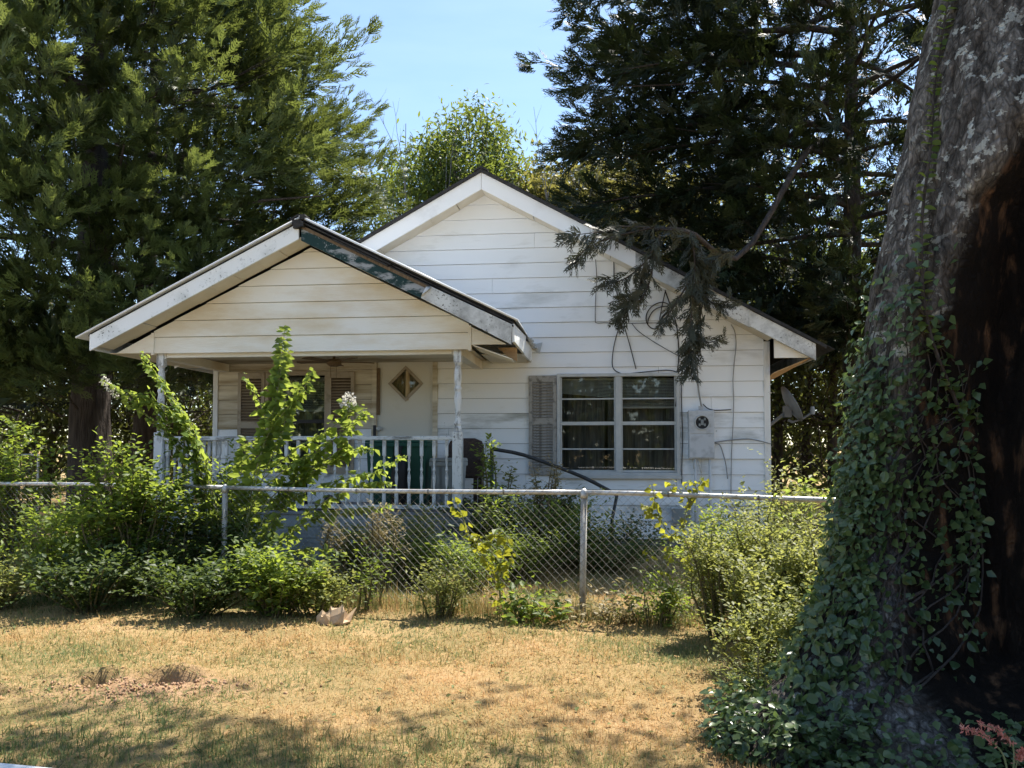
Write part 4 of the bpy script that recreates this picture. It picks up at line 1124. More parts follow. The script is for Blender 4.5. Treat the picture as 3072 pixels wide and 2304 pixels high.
# ================================================================== TREES
def house_free(P, pad=0.12):
    """True where a point lies clear of the house"""
    d = P - HO
    X = d[:, 0] * ct - d[:, 1] * st; Y = d[:, 0] * st + d[:, 1] * ct; Z = P[:, 2]
    a = (X > -4.85) & (X < 4.7) & (Y > -0.55) & (Y < 9.2) & (Z < AZ + pad + 0.1 - SL * np.abs(X - AX))
    b = (X > -4.95) & (X < 0.75) & (Y > -2.45) & (Y < 0) & (Z < PZ + pad + 0.1 - PS * np.abs(X - PX))
    return ~(a | b)
def wobble(pts, amp, seed, freq=0.7):
    out = []
    for p in pts:
        v = Vector(p) * freq + Vector((seed * 3.1, seed * 1.7, 0))
        out.append(np.array(p) + amp * np.array([noise.noise(v), noise.noise(v + Vector((9, 0, 0))), noise.noise(v + Vector((0, 9, 0))) * 0.4]))
    return out
def cedar(label, x, y, h, r_trunk, z0, prof, nlimb, nplume, seed, mat, droop=0.0, sprays=20, ssize=0.34, squash=None, keep=None, tint_base=0.1, up=(0.0, 0.7), shell=(0.45, 1.0), plen=(0.7, 1.35), boughs=(), bamp=0.34):
    """conifer: trunk, limbs, and plumes of flat sprays spread through the crown; keep(world) thins what the picture cannot show"""
    r = np.random.default_rng(seed)
    g = float(gz(x, y))
    root = thing('cedar_tree', label, 'tree', (x, y, g))
    R0 = np.array([x, y, g])
    tr = MB()
    npt = 16
    tp = [(0, 0, h * k / (npt - 1) - 0.15) for k in range(npt)]
    tp = wobble(tp, 0.12, seed, 0.4)
    tr.tube(tp, [r_trunk * (1.35 if k == 0 else 1.1 if k == 1 else 1.0) * max(0.05, 1 - (k / (npt - 1)) ** 1.15) for k in range(npt)], 14)
    def trunk_at(z):
        t = min(max((z + 0.15) / h * (npt - 1), 0), npt - 1.001); k = int(t); f_ = t - k
        return tp[k] * (1 - f_) + tp[k + 1] * f_
    squash = squash or (lambda d: 1.0)
    for b in range(nlimb):
        z = z0 + (h - z0 - 0.6) * ((b + r.uniform(0, 1)) / nlimb)
        az = b * 2.399 + r.uniform(-0.4, 0.4)
        d = np.array([math.cos(az), math.sin(az), 0.0])
        Lb = prof(z) * squash(d) * r.uniform(0.6, 0.9)
        upb = r.uniform(0.10, 0.5) - droop
        p0 = trunk_at(z)
        pts = [p0 + d * Lb * q + np.array([0, 0, Lb * (upb * q - (0.10 + droop * 0.5) * q * q)]) for q in (0, 0.2, 0.4, 0.6, 0.8, 1.0)]
        pts = wobble(pts, 0.2, seed + b, 0.9); pts[0] = p0
        if not house_free(np.array(pts) + R0).all(): continue
        tr.tube(pts, [max(0.008, r_trunk * 0.24 * (1 - 0.88 * k / 5)) for k in range(6)], 5, False)
    Lv = Leaves()
    np_done = 0
    tries = 0
    queue = []
    for (bz, baz, bl) in boughs:
        d = np.array([math.cos(baz), math.sin(baz), 0.0])
        p0 = trunk_at(bz)
        pts = wobble([p0 + d * bl * q + np.array([0, 0, bl * (0.16 * q - 0.24 * q * q)]) for q in np.linspace(0, 1, 8)], 0.15, seed + bz, 0.8)
        pts[0] = p0
        tr.tube(pts, list(np.linspace(0.075, 0.01, 8)), 6, False)
        for k in range(15):
            q = 0.30 + 0.70 * k / 14
            i_ = min(int(q * 7), 6); f_ = q * 7 - i_
            queue.append((pts[i_] * (1 - f_) + pts[i_ + 1] * f_, d, q))
    while np_done < nplume + len(queue) and tries < nplume * 30:
        tries += 1
        z = z0 - 0.6 + (h - z0 - 0.1) * r.uniform(0, 1) ** 1.15
        az = r.uniform(0, math.tau)
        d = np.array([math.cos(az), math.sin(az), 0.0])
        Rm = prof(max(z, z0)) * squash(d)
        q = r.uniform(*shell) ** 0.7
        on_bough = np_done < len(queue)
        if on_bough: bq, d, q = queue[np_done]; q = min(q, 0.83)
        # boughs: the outline bulges where boughs end, with gaps between
        bulge = 0.80 + (0.34 - bamp) * 0.3 + bamp * noise.noise(Vector((d[0] * 1.7, d[1] * 1.7, z * 0.55 + seed)))
        base = trunk_at(z) + d * Rm * q * bulge + np.array([0, 0, -0.35 * droop * Rm * q])
        if on_bough: base = bq
        Wb = base + R0
        if not on_bough and keep is not None and r.random() > keep(Wb): continue
        np_done += 1
        if q > 0.84 and np_done % 2:
            i0 = trunk_at(max(z - 0.8, 1.0)) * 0.45 + base * 0.55
            if house_free(np.array([i0 + R0, base + R0, (i0 + base) / 2 + R0])).all():
                tr.tube([i0, (i0 + base) / 2 + np.array([0, 0, -0.08]), base + (base - i0) * 0.12], [0.022, 0.014, 0.005], 3, False)
        pd = d * r.uniform(0.5, 1.0) + np.cross(d, [0, 0, 1]) * r.normal(0, 0.45) + np.array([0, 0, r.uniform(*up)])
        pd /= np.linalg.norm(pd)
        pl = r.uniform(*plen) * (0.8 + 0.2 * min(1, Rm / 4))
        ns = int(sprays * r.uniform(0.8, 1.2))
        s_ = np.sort(r.uniform(0.0, 1.0, ns))
        out = rdir(ns, r); out -= pd * (out @ pd)[:, None]
        out /= np.linalg.norm(out, axis=1, keepdims=True) + 1e-6
        fat = 0.22 * np.sin(np.pi * (0.12 + 0.8 * s_))
        bend = np.array([0, 0, -0.30 - droop]) * (s_ ** 2)[:, None] * 0.35
        pos = base + pd * (s_ * pl)[:, None] + out * (fat * r.uniform(0.2, 1.2, ns))[:, None] + bend
        axd = pd * r.uniform(0.6, 1.0, (ns, 1)) + out * (0.75 * (1 - s_[:, None] * 0.75)) + np.array([0, 0, 0.05 - droop * 0.7])
        nr = out * 0.5 + np.array([0, 0, 0.9]) + r.normal(0, 0.5, (ns, 3))
        W_ = pos + R0
        ok = house_free(W_) & house_free(W_ + axd * ssize * 0.9) & (W_[:, 2] > 0.3)
        sz = ssize * r.uniform(0.7, 1.25, ns) * (1.05 - 0.35 * s_)
        ptint = r.normal(0, 0.12)
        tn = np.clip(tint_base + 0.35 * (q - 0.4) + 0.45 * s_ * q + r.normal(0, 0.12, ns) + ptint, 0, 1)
        for v in range(4):
            mk = ok & ((np.arange(ns) + tries) % 4 == v)
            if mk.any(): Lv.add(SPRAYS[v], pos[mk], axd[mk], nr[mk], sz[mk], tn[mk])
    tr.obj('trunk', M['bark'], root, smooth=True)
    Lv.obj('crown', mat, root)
    NT.append(Lv.tris())
    return root
NT = []
def in_view(W, m=0.12):
    d = max(W[1], 0.5)
    return abs(W[0] / d) < 0.64 + m and (W[2] - EYE) / d < 0.561 + m
# the big cedar left of the porch, the slim one behind it, and the loose dark one behind the right of the house
xA = dp(92, 440, 14.3)[0]
profA = lambda z: float(np.interp(z, [2.5, 3.6, 4.8, 6.0, 7.2, 8.4, 9.8, 12.0, 16.5], [5.2, 6.2, 6.6, 6.4, 5.8, 4.8, 3.5, 2.4, 0.2]))
sqA = lambda d: 1.0 if d[1] > 0 else 1 - 0.34 * -d[1]
def keepA(W):
    if not in_view(W): return 0.10
    return 1.0 if W[1] < 15.5 else 0.28
cedA = cedar('huge dense green cedar whose trunk stands left of the porch', xA, 14.3, 16.5, 0.37, 2.9, profA, 80, 1600, 3, M['cedar'], 0.04, 23, 0.39, sqA, keepA, plen=(0.5, 1.7))
xB = dp(145, 440, 18.5)[0]
profB = lambda z: 3.5 * max(0.1, 1 - max(0, z - 3) / 12.5)
cedar('slimmer cedar with black trunk behind the huge cedar', xB, 18.5, 14.5, 0.30, 3.0, profB, 40, 220, 5, M['cedar_dark'], 0.05, 18, 0.50, None, lambda W: 1.0 if in_view(W) else 0.15)
xC = dp(852, 300, 15.2)[0]
profC = lambda z: float(np.interp(z, [3.5, 5.0, 6.5, 8.0, 9.5, 11.0, 12.5, 14.5], [5.0, 5.6, 5.4, 5.9, 6.5, 6.0, 3.6, 0.3]))
sqC = lambda d: 1.0 if d[1] > 0 else 1 - 0.45 * -d[1]
cedC = cedar('tall loose dark cedar with bare limbs behind the right eave', xC, 15.2, 14.5, 0.25, 3.9, profC, 60, 1120, 8, M['cedar_dark'], 0.12, 17, 0.46, sqC,
             lambda W: (0.0 if (abs(W[0] - xC) < 0.55 and W[1] < 15.4 and W[2] > 4.5 and math.sin(W[2] * 2.7) > -0.3) else 1.0) if in_view(W) and W[0] < 10 else 0.10, up=(-0.35, 0.45), shell=(0.2, 0.92), plen=(0.5, 1.4), bamp=0.15,
             boughs=[(5.6 + 0.47 * k, math.pi + 0.28 * math.sin(k * 2.3), 4.9 + 0.45 * math.sin(k * 1.7)) for k in range(12)])
# the drooping branch that hangs over the right rake in front of the gable
def droop_branch():
    Lv, tr = Leaves(), MB()
    off = np.array(cedC.location)
    r = np.random.default_rng(21)
    Yp = -0.75
    W_ = lambda u, v, Y=Yp: from_house(hl(u, v, Y)) - off
    main = [np.array([-0.1, -0.1, 7.2]), np.array([-1.6, -2.2, 6.3]), W_(742, 255, 0.8), W_(690, 232, -0.3), W_(655, 228), W_(615, 226)]
    tr.tube(spline(main, 20), list(np.linspace(0.07, 0.008, 20)), 6, False)
    twigs = [([(690, 232), (640, 228), (600, 232), (566, 236)], 26, 0.30), ([(650, 228), (610, 238), (585, 250), (575, 262)], 20, 0.26),
             ([(660, 235), (645, 262), (622, 280), (602, 281)], 26, 0.26), ([(645, 262), (640, 285), (630, 305), (618, 318)], 26, 0.28), ([(655, 250), (650, 280), (640, 300), (625, 296)], 18, 0.24),
             ([(690, 232), (695, 262), (692, 300), (690, 345), (688, 372)], 42, 0.30), ([(700, 245), (704, 280), (700, 320), (694, 352)], 34, 0.28), ([(695, 285), (708, 300), (722, 306), (730, 302)], 22, 0.22),
             ([(690, 280), (678, 300), (668, 315), (662, 330)], 18, 0.22), ([(735, 250), (720, 256), (705, 270), (700, 290)], 20, 0.28), ([(690, 330), (700, 340), (712, 342), (720, 338)], 12, 0.2)]
    for k, (px, n_, sz) in enumerate(twigs):
        P = spline([W_(u, v, Yp - 0.05 * (k % 3)) for u, v in px], n_)
        tr.tube(P, list(np.linspace(0.014, 0.004, n_)), 4, False)
        T = np.gradient(P, axis=0); T /= np.linalg.norm(T, axis=1, keepdims=True)
        for rep in range(2):
            pos = P + r.normal(0, 0.025, P.shape)
            out = rdir(n_, r); out[:, 1] *= 0.6
            axd = T * 0.7 + out * 0.8 + np.array([0, 0, -0.35])
            Lv.add(SPRAYS[(k + rep) % 4], pos, axd, rdir(n_, r) + np.array([0, -1, 0.3]), sz * r.uniform(0.6, 1.1, n_), r.uniform(0.1, 0.8, n_))
    br = tr.obj('drooping_branch', M['bark'], cedC, smooth=True)
    Lv.obj('drooping_foliage', M['cedar_sprig'], br)
    NT.append(Lv.tris())
droop_branch()

def broad(label, x, y, h, cz, rx, rz, ncl, per, lsize, mat, seed, rt=0.12, csize=0.45, name='broadleaf_tree', group=None, trunk=True, leaf=None, tint=(0.2, 0.9), bark='bark2'):
    """broad-leaved tree: tapered trunk, limbs to the leaf clumps, leaves in uneven clumps"""
    r = np.random.default_rng(seed)
    g = float(gz(x, y))
    root = thing(name, label, 'tree', (x, y, g), 0, group)
    tr = MB()
    tp = wobble([(0, 0, -0.1), (0.05, 0, h * 0.2), (0.1, 0.1, h * 0.4), (0.05, 0.1, h * 0.6), (0, 0, h * 0.85)], 0.25, seed, 0.5)
    tr.tube(tp, [rt * 1.25, rt, rt * 0.8, rt * 0.5, rt * 0.15], 9)
    Lv = Leaves()
    dirs = rdir(ncl, r)
    rad = r.uniform(0.35, 1.0, ncl) ** 0.6
    C = np.stack([dirs[:, 0] * rx * rad, dirs[:, 1] * rx * rad, cz + dirs[:, 2] * rz * rad], 1)
    C[:, 2] = np.maximum(C[:, 2], 0.5)
    for c in C:
        t = min(max((c[2] - 1.0) / h, 0.15), 0.8)
        k = min(int(t / 0.85 * 4), 3)
        a = tp[k] * 0.5 + tp[k + 1] * 0.5
        mid = (a + c) / 2 + r.normal(0, 0.15, 3) - np.array([0, 0, 0.15])
        tr.tube([a, mid, c], [rt * 0.28, rt * 0.15, 0.01], 4, False)
        n_ = max(3, int(per * r.uniform(0.5, 1.4)))
        pos = c + r.normal(0, csize, (n_, 3)) * np.array([1, 1, 0.7])
        ax = rdir(n_, r) + np.array([0, 0, -0.25])
        Lv.add(leaf or LEAF_S, pos, ax, rdir(n_, r) + np.array([0, 0, 0.9]), lsize * r.uniform(0.6, 1.3, n_), r.uniform(*tint, n_) + r.normal(0, 0.1))
    if trunk: tr.obj('trunk', M[bark], root, smooth=True)
    W_ = None
    Lv.obj('crown', M[mat], root)
    NT.append(Lv.tris())
    return root
def wx(u, y): return dp(u, 400, y)[0]
def wz(v, y): return dp(512, v, y)[2]
# trees that rise behind the roof
broad('bright green leafy tree rising behind the main gable peak', wx(470, 25), 25, 11.2, wz(195, 25), 1.7, 2.9, 150, 75, 0.21, 'leaf_tree', 31, 0.13, 0.36, leaf=LEAF_N)
broad('lower bright green tree beside the huge cedar behind the roof', wx(420, 26), 26, 9.0, wz(215, 26), 2.3, 2.0, 120, 70, 0.21, 'leaf_tree', 32, 0.12, 0.40, leaf=LEAF_N)
broad('thin green tree showing right of the gable peak', wx(527, 27), 27, 9.2, wz(225, 27), 1.7, 1.9, 70, 60, 0.20, 'leaf_gold', 33, 0.10, 0.4, leaf=LEAF_N)
broad('yellowing tree behind the right slope of the roof', wx(585, 26), 26, 9.6, wz(225, 26), 2.8, 2.2, 190, 80, 0.20, 'leaf_gold', 34, 0.13, 0.45)
broad('pale yellow-green tree seen under the dark cedar boughs', wx(655, 28), 28, 9.6, wz(240, 28), 3.2, 2.4, 170, 80, 0.20, 'leaf_gold', 35, 0.14, 0.5)
broad('shaded green tree between the dark cedar and the ivy-clad oak', wx(800, 27), 27, 10, wz(250, 27), 3.2, 3.2, 110, 55, 0.22, 'leaf_tree', 36, 0.14, 0.55)
def bare_tree(label, x, y, stems, seed, r0=0.045):
    root = thing('bare_tree', label, 'tree', (x, y, float(gz(x, y))))
    r = np.random.default_rng(seed)
    m = MB()
    def grow(p, d, L, rad, lev):
        n_ = 6
        pts = [p]
        for k in range(n_):
            d = d + r.normal(0, 0.05 + 0.05 * lev, 3); d /= np.linalg.norm(d)
            pts.append(pts[-1] + d * L / n_)
        m.tube(pts, list(np.linspace(rad, rad * 0.3, n_ + 1)), 4 if lev else 6, False)
        if lev < 2:
            for k in range(4):
                q = pts[int(r.integers(3, n_))]
                nd = d + rdir(1, r)[0] * 0.7; nd[2] = abs(nd[2]) * 0.9 + 0.3
                grow(q, nd / np.linalg.norm(nd), L * r.uniform(0.14, 0.26), rad * 0.4, lev + 1)
    for (bx, tx, tz) in stems:
        p = np.array([bx, 0, 0.0]); q = np.array([tx, 0.3, tz]); d = q - p
        grow(p, d / np.linalg.norm(d), np.linalg.norm(d), r0, 0)
    m.obj('trunk', M['deadwood'], root)
y_ = 23.0
x0 = wx(432, y_)
bare_tree('leafless grey sapling left of the bright tree behind the roof', x0, y_, [(0, wx(421, y_) - x0, wz(135, y_)), (0.05, wx(436, y_) - x0, wz(150, y_))], 41, 0.03)
x0 = wx(560, y_)
bare_tree('leafless grey tree with many thin stems right of the gable peak', x0, y_, [(-0.2, wx(530, y_) - x0, wz(155, y_)), (0, wx(548, y_) - x0, wz(140, y_)), (0.2, wx(575, y_) - x0, wz(125, y_)), (0.1, wx(515, y_) - x0, wz(165, y_)), (0.3, wx(590, y_) - x0, wz(140, y_))], 42, 0.032)
# understorey trees with their own trunks, left and right of the house
lefts = [(8, 20, 'shaded sapling with slender trunk at the far left of the wood'), (50, 21, 'slender dark-stemmed tree behind the gate panel'), (128, 22, 'thin understorey tree between the two cedar trunks'), (178, 20.5, 'leafy understorey tree seen beyond the porch corner'), (205, 24, 'pale leafy sapling seen through the open porch side')]
for k, (u, y, lb) in enumerate(lefts):
    broad(lb, wx(u, y), y, 6.5, 3.1, 2.0, 2.4, 60, 52, 0.17, 'leaf_wood' if k < 4 else 'leaf_tree', 50 + k, 0.09, 0.5, tint=(0.1, 1.0), group='understorey trees left of the house')
rights = [(775, 19.5, 'dark leaning stem tree just beyond the satellite dish'), (806, 20, 'twin-stemmed shaded tree right of the satellite dish'), (835, 18.5, 'shaded understorey tree against the ivy-clad oak'), (870, 22, 'dark sapling half hidden by the ivy-clad oak')]
for k, (u, y, lb) in enumerate(rights):
    broad(lb, wx(u, y), y, 6.5, 3.4, 1.9, 2.4, 64, 52, 0.16, 'leaf_wood', 60 + k, 0.11, 0.5, tint=(0.0, 0.9), bark='bark', group='understorey trees right of the house')
# the wood behind, one mass on each side and behind the house, and beyond the road
def wood(name, spans, n_, lsize, mat, seed, zt, label=None):
    r = np.random.default_rng(seed)
    Lv = Leaves()
    for (xa, xb, ya, yb, share) in spans:
        m_ = int(n_ * share / 40)
        for k in range(m_):
            c = np.array([r.uniform(xa, xb), r.uniform(ya, yb), zt * r.uniform(0.02, 1.0) ** 1.1])
            q = 40
            pos = c + r.normal(0, 0.6, (q, 3))
            pos[:, 2] = np.maximum(pos[:, 2], 0.05)
            Lv.add(LEAF_S, pos, rdir(q, r), rdir(q, r) + np.array([0, 0, 0.8]), lsize * r.uniform(0.6, 1.3, q), r.uniform(0, 0.9, q))
    o = Lv.obj(name, M[mat], None, 'stuff')
    if label: tag(o, label, 'woodland')
    NT.append(Lv.tris())
wood('woodland', [(-34, -6.0, 24, 33, 0.36), (5.2, 32, 23, 33, 0.36), (-9, 9, 30, 36, 0.28)], 46000, 0.30, 'leaf_wood', 71, 6.5, 'dim leafy woodland closing the view behind the house')
wood('woodland_undergrowth', [(-30, -5.5, 19, 30, 0.5), (5.0, 28, 18.5, 30, 0.5)], 13000, 0.34, 'leaf_wood', 73, 2.6, 'low dark undergrowth between the trees behind the house')
wood('roadside_woodland', [(-24, 24, -24, -18, 1.0)], 18000, 0.8, 'leaf_wood', 72, 6.0, 'leafy woodland across the road facing the house')

# ================================================================== THE OLD OAK
OC = np.array([2.78, 4.45])
def oak_hollow(th, z):
    """how deep the hollow bites into the trunk, as a share of its radius"""
    if z > 3.5: return 0.0
    a0 = math.radians(np.interp(z, [0, 1.0, 2.0, 3.2], [250, 247, 246, 250]))
    half = math.radians(np.interp(z, [0.0, 0.35, 1.0, 2.0, 2.5, 2.9, 3.2, 3.5], [16, 34, 40, 39, 33, 20, 7, -4]) + 5 * noise.noise(Vector((z * 2.4, th * 1.5, 4.0))) + 3 * noise.noise(Vector((z * 7, th * 3, 1.0))))
    d = abs((th - a0 + math.pi) % math.tau - math.pi)
    t = 1 / (1 + math.exp(min(60, (d - half) / 0.05)))
    return t * float(np.interp(z, [0.0, 0.4, 2.2, 2.8, 3.3, 3.5], [0.15, 0.66, 0.70, 0.50, 0.15, 0.0]))
def oak_radius(th, z):
    """radius of the trunk at angle th (0 = +X) and height z: buttresses at the foot, a deep hollow facing the road"""
    base = np.interp(z, [-0.2, 0.15, 0.5, 0.8, 1.2, 1.7, 2.3, 3.0, 3.8, 5.0, 6.2], [1.16, 1.08, 0.96, 0.89, 0.84, 0.80, 0.78, 0.72, 0.68, 0.60, 0.52])
    flare = math.exp(-max(z, 0) / 0.46)
    lob = 0.0
    for a, w, k in ((math.radians(198), 0.36, 0.72), (math.radians(238), 0.25, 0.20), (math.radians(282), 0.3, 0.24), (math.radians(330), 0.3, 0.3), (math.radians(70), 0.4, 0.3), (math.radians(130), 0.35, 0.25)):
        d = (th - a + math.pi) % math.tau - math.pi
        lob += k * math.exp(-(d / w) ** 2)
    r = base + flare * lob
    r *= 1 - oak_hollow(th, z)
    if z < 3.4:
        # a rib of old heartwood inside the hollow
        d2 = abs((th - math.radians(251) + math.pi) % math.tau - math.pi)
        r += 0.16 * math.exp(-(d2 / 0.10) ** 2) * np.interp(z, [0.3, 1.2, 2.6, 3.0], [0.0, 0.6, 1.0, 0.0])
    return r
def oak_center(z):
    return np.array([OC[0] + 0.10 * max(0, z - 1.4) + 0.035 * max(0, z - 1.4) ** 2 * 0.6, OC[1] + 0.03 * z])
def oak_point(th, z, extra=0.0):
    c = oak_center(z); r = oak_radius(th, z) + extra
    return np.array([c[0] + r * math.cos(th), c[1] + r * math.sin(th), z])
def make_oak():
    root = thing('oak_tree', 'massive old oak trunk with a dark hollow, clad in creeper', 'tree', (OC[0], OC[1], 0))
    nth, nzv = 420, 210
    zs = np.concatenate([np.linspace(-0.15, 4.2, nzv - 20), np.linspace(4.3, 6.2, 20)])
    V, furrow = [], []
    for z in zs:
        c = oak_center(z)
        for k in range(nth):
            th = math.tau * k / nth
            r = oak_radius(th, z)
            p = Vector((c[0] + r * math.cos(th), c[1] + r * math.sin(th), z))
            q = Vector((p.x * 9, p.y * 9, p.z * 3.2))
            wq = 0.35 * noise.noise(Vector((p.x * 3, p.y * 3, p.z * 2)))
            rg = noise.ridged_multi_fractal(Vector((p.x * 7 + wq, p.y * 7 + wq, p.z * 1.5)), 0.9, 2.1, 4, 1.0, 2.0)
            r += 0.06 * noise.noise(q * 0.30) + 0.020 * noise.noise(q) - 0.020 * (rg - 1.0) + 0.05 * noise.noise(Vector((p.x * 2, p.y * 2, p.z * 1.1)))
            furrow.append(min(1.0, max(0.0, rg * 0.5)))
            V.append((c[0] + r * math.cos(th) - OC[0], c[1] + r * math.sin(th) - OC[1], z))
    Fc = []
    n = len(zs)
    for i in range(n - 1):
        for k in range(nth):
            k2 = (k + 1) % nth
            Fc.append((i * nth + k, i * nth + k2, (i + 1) * nth + k2, (i + 1) * nth + k))
    Fc.append(tuple((n - 1) * nth + k for k in range(nth)))
    m, t, b = nodes_of('oak_bark')
    v = coords(t)
    vs0 = coords(t, (1, 1, 0.42))
    nzv_ = t.nodes.new('ShaderNodeTexNoise'); nzv_.inputs['Scale'].default_value = 7; nzv_.inputs['Detail'].default_value = 4
    t.links.new(vs0, nzv_.inputs['Vector'])
    sc_ = t.nodes.new('ShaderNodeVectorMath'); sc_.operation = 'SCALE'; sc_.inputs['Scale'].default_value = 0.07
    t.links.new(nzv_.outputs['Color'], sc_.inputs[0])
    ad_ = t.nodes.new('ShaderNodeVectorMath'); ad_.operation = 'ADD'
    t.links.new(vs0, ad_.inputs[0]); t.links.new(sc_.outputs['Vector'], ad_.inputs[1])
    vs = ad_.outputs['Vector']
    r1 = ramp(t, [(0.10, 0.090, 0.080), (0.23, 0.21, 0.19), (0.35, 0.325, 0.30)], [0.3, 0.5, 0.72])
    t.links.new(noise_tex(t, vs, 14, 8, 0.7), r1.inputs['Fac'])
    rgd = noise_tex(t, vs, 26, 8, 0.75, 0.6)
    rv = ramp(t, [(0.30, 0.30, 0.30), (1, 1, 1)], [0.36, 0.56])
    t.links.new(rgd, rv.inputs['Fac'])
    c0_ = mixc(t, 1.0, r1.outputs['Color'], rv.outputs['Color'], 'MULTIPLY')
    fa = t.nodes.new('ShaderNodeAttribute'); fa.attribute_name = 'furrow'
    rf = ramp(t, [(1, 1, 1), (0.45, 0.42, 0.40)], [0.45, 0.85])
    t.links.new(fa.outputs['Fac'], rf.inputs['Fac'])
    c1a = mixc(t, 1.0, c0_, rf.outputs['Color'], 'MULTIPLY')
    vo = t.nodes.new('ShaderNodeTexVoronoi'); vo.feature = 'DISTANCE_TO_EDGE'; vo.inputs['Scale'].default_value = 26
    t.links.new(vs, vo.inputs['Vector'])
    rk = ramp(t, [(0.30, 0.28, 0.27), (1, 1, 1)], [0.0, 0.14])
    t.links.new(vo.outputs['Distance'], rk.inputs['Fac'])
    c1 = mixc(t, 0.55, c1a, rk.outputs['Color'], 'MULTIPLY')
    hsum = mixc(t, 0.5, rv.outputs['Color'], rk.outputs['Color'])
    # lichen in pale blotches, increased to paint in sunlit patches of bark
    l1 = ramp(t, [(0, 0, 0), (1, 1, 1)], [0.57, 0.60])
    t.links.new(noise_tex(t, v, 11, 5, 0.65), l1.inputs['Fac'])
    l2 = ramp(t, [(0, 0, 0), (1, 1, 1)], [0.42, 0.56])
    t.links.new(noise_tex(t, v, 1.6, 3), l2.inputs['Fac'])
    lm = mixc(t, 1.0, l1.outputs['Color'], l2.outputs['Color'], 'MULTIPLY')
    c2 = mixc(t, lm, c1, (0.50, 0.51, 0.47))
    # rotten heartwood in the hollow, painted near black to stand for its shade
    at = t.nodes.new('ShaderNodeAttribute'); at.attribute_name = 'heart_shade'
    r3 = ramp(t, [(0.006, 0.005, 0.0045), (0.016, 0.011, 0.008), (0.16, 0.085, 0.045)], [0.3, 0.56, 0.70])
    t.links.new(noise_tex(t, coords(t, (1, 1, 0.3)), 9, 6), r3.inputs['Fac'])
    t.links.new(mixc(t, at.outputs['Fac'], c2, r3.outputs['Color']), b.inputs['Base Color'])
    b.inputs['Roughness'].default_value = 0.95
    b.inputs['Specular IOR Level'].default_value = 0.15
    bump(t, b, hsum, 1.0, 0.03)
    me = bpy.data.meshes.new('trunk')
    me.from_pydata(V, [], Fc)
    heart_shade = []
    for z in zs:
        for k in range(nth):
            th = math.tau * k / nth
            heart_shade.append(min(1.0, max(0.0, (oak_hollow(th, z) - 0.05) / 0.12)))
    a = me.attributes.new('heart_shade', 'FLOAT', 'POINT'); a.data.foreach_set('value', heart_shade)
    a = me.attributes.new('furrow', 'FLOAT', 'POINT'); a.data.foreach_set('value', furrow)
    me.materials.append(m)
    me.polygons.foreach_set('use_smooth', [True] * len(me.polygons))
    link('trunk', me, root)
    # limbs and the crown overhead (above the frame), which shades the road side of the lawn
    r = np.random.default_rng(77)
    lb = MB()
    top = oak_center(6.0)
    ends = []
    for k, (ex_, ey_) in enumerate([(6.3, 4.6), (5.6, 5.0), (3.9, 5.5), (2.4, 6.1), (0.9, 6.8), (-0.4, 6.7), (0.1, 5.0), (0.7, 3.2), (2.6, 1.6), (4.8, 1.9)]):
        e = np.array([ex_, ey_, 8.5 + 0.6 * math.sin(k * 2.1)])
        s0 = np.array([top[0], top[1], 5.9]); mid = s0 * 0.5 + e * 0.5 + np.array([0, 0, 0.5])
        lb.tube([p - np.array([OC[0], OC[1], 0]) for p in spline([s0, mid, e], 9)], list(np.linspace(0.24, 0.03, 9)), 8, False)
        ends += [s0 * (1 - q) + e * q + np.array([0, 0, 0.5 * math.sin(q * 3.1)]) for q in (0.45, 0.6, 0.75, 0.9, 1.02)]
    lb.obj('limbs', M['bark2'], root, smooth=True)
    Lv = Leaves()
    for e in ends:
        for c in range(5):
            cc = e + r.normal(0, 0.55, 3) * np.array([1, 1, 0.6]) - np.array([OC[0], OC[1], 0])
            q = 70
            pos = cc + r.normal(0, 0.36, (q, 3))
            Lv.add(LEAF_S, pos, rdir(q, r), rdir(q, r) + np.array([0, 0, 0.8]), 0.13 * r.uniform(0.7, 1.3, q), r.uniform(0, 1, q))
    Lv.obj('crown', M['leaf_tree'], root)
    NT.append(Lv.tris())
    return root
oak = make_oak()
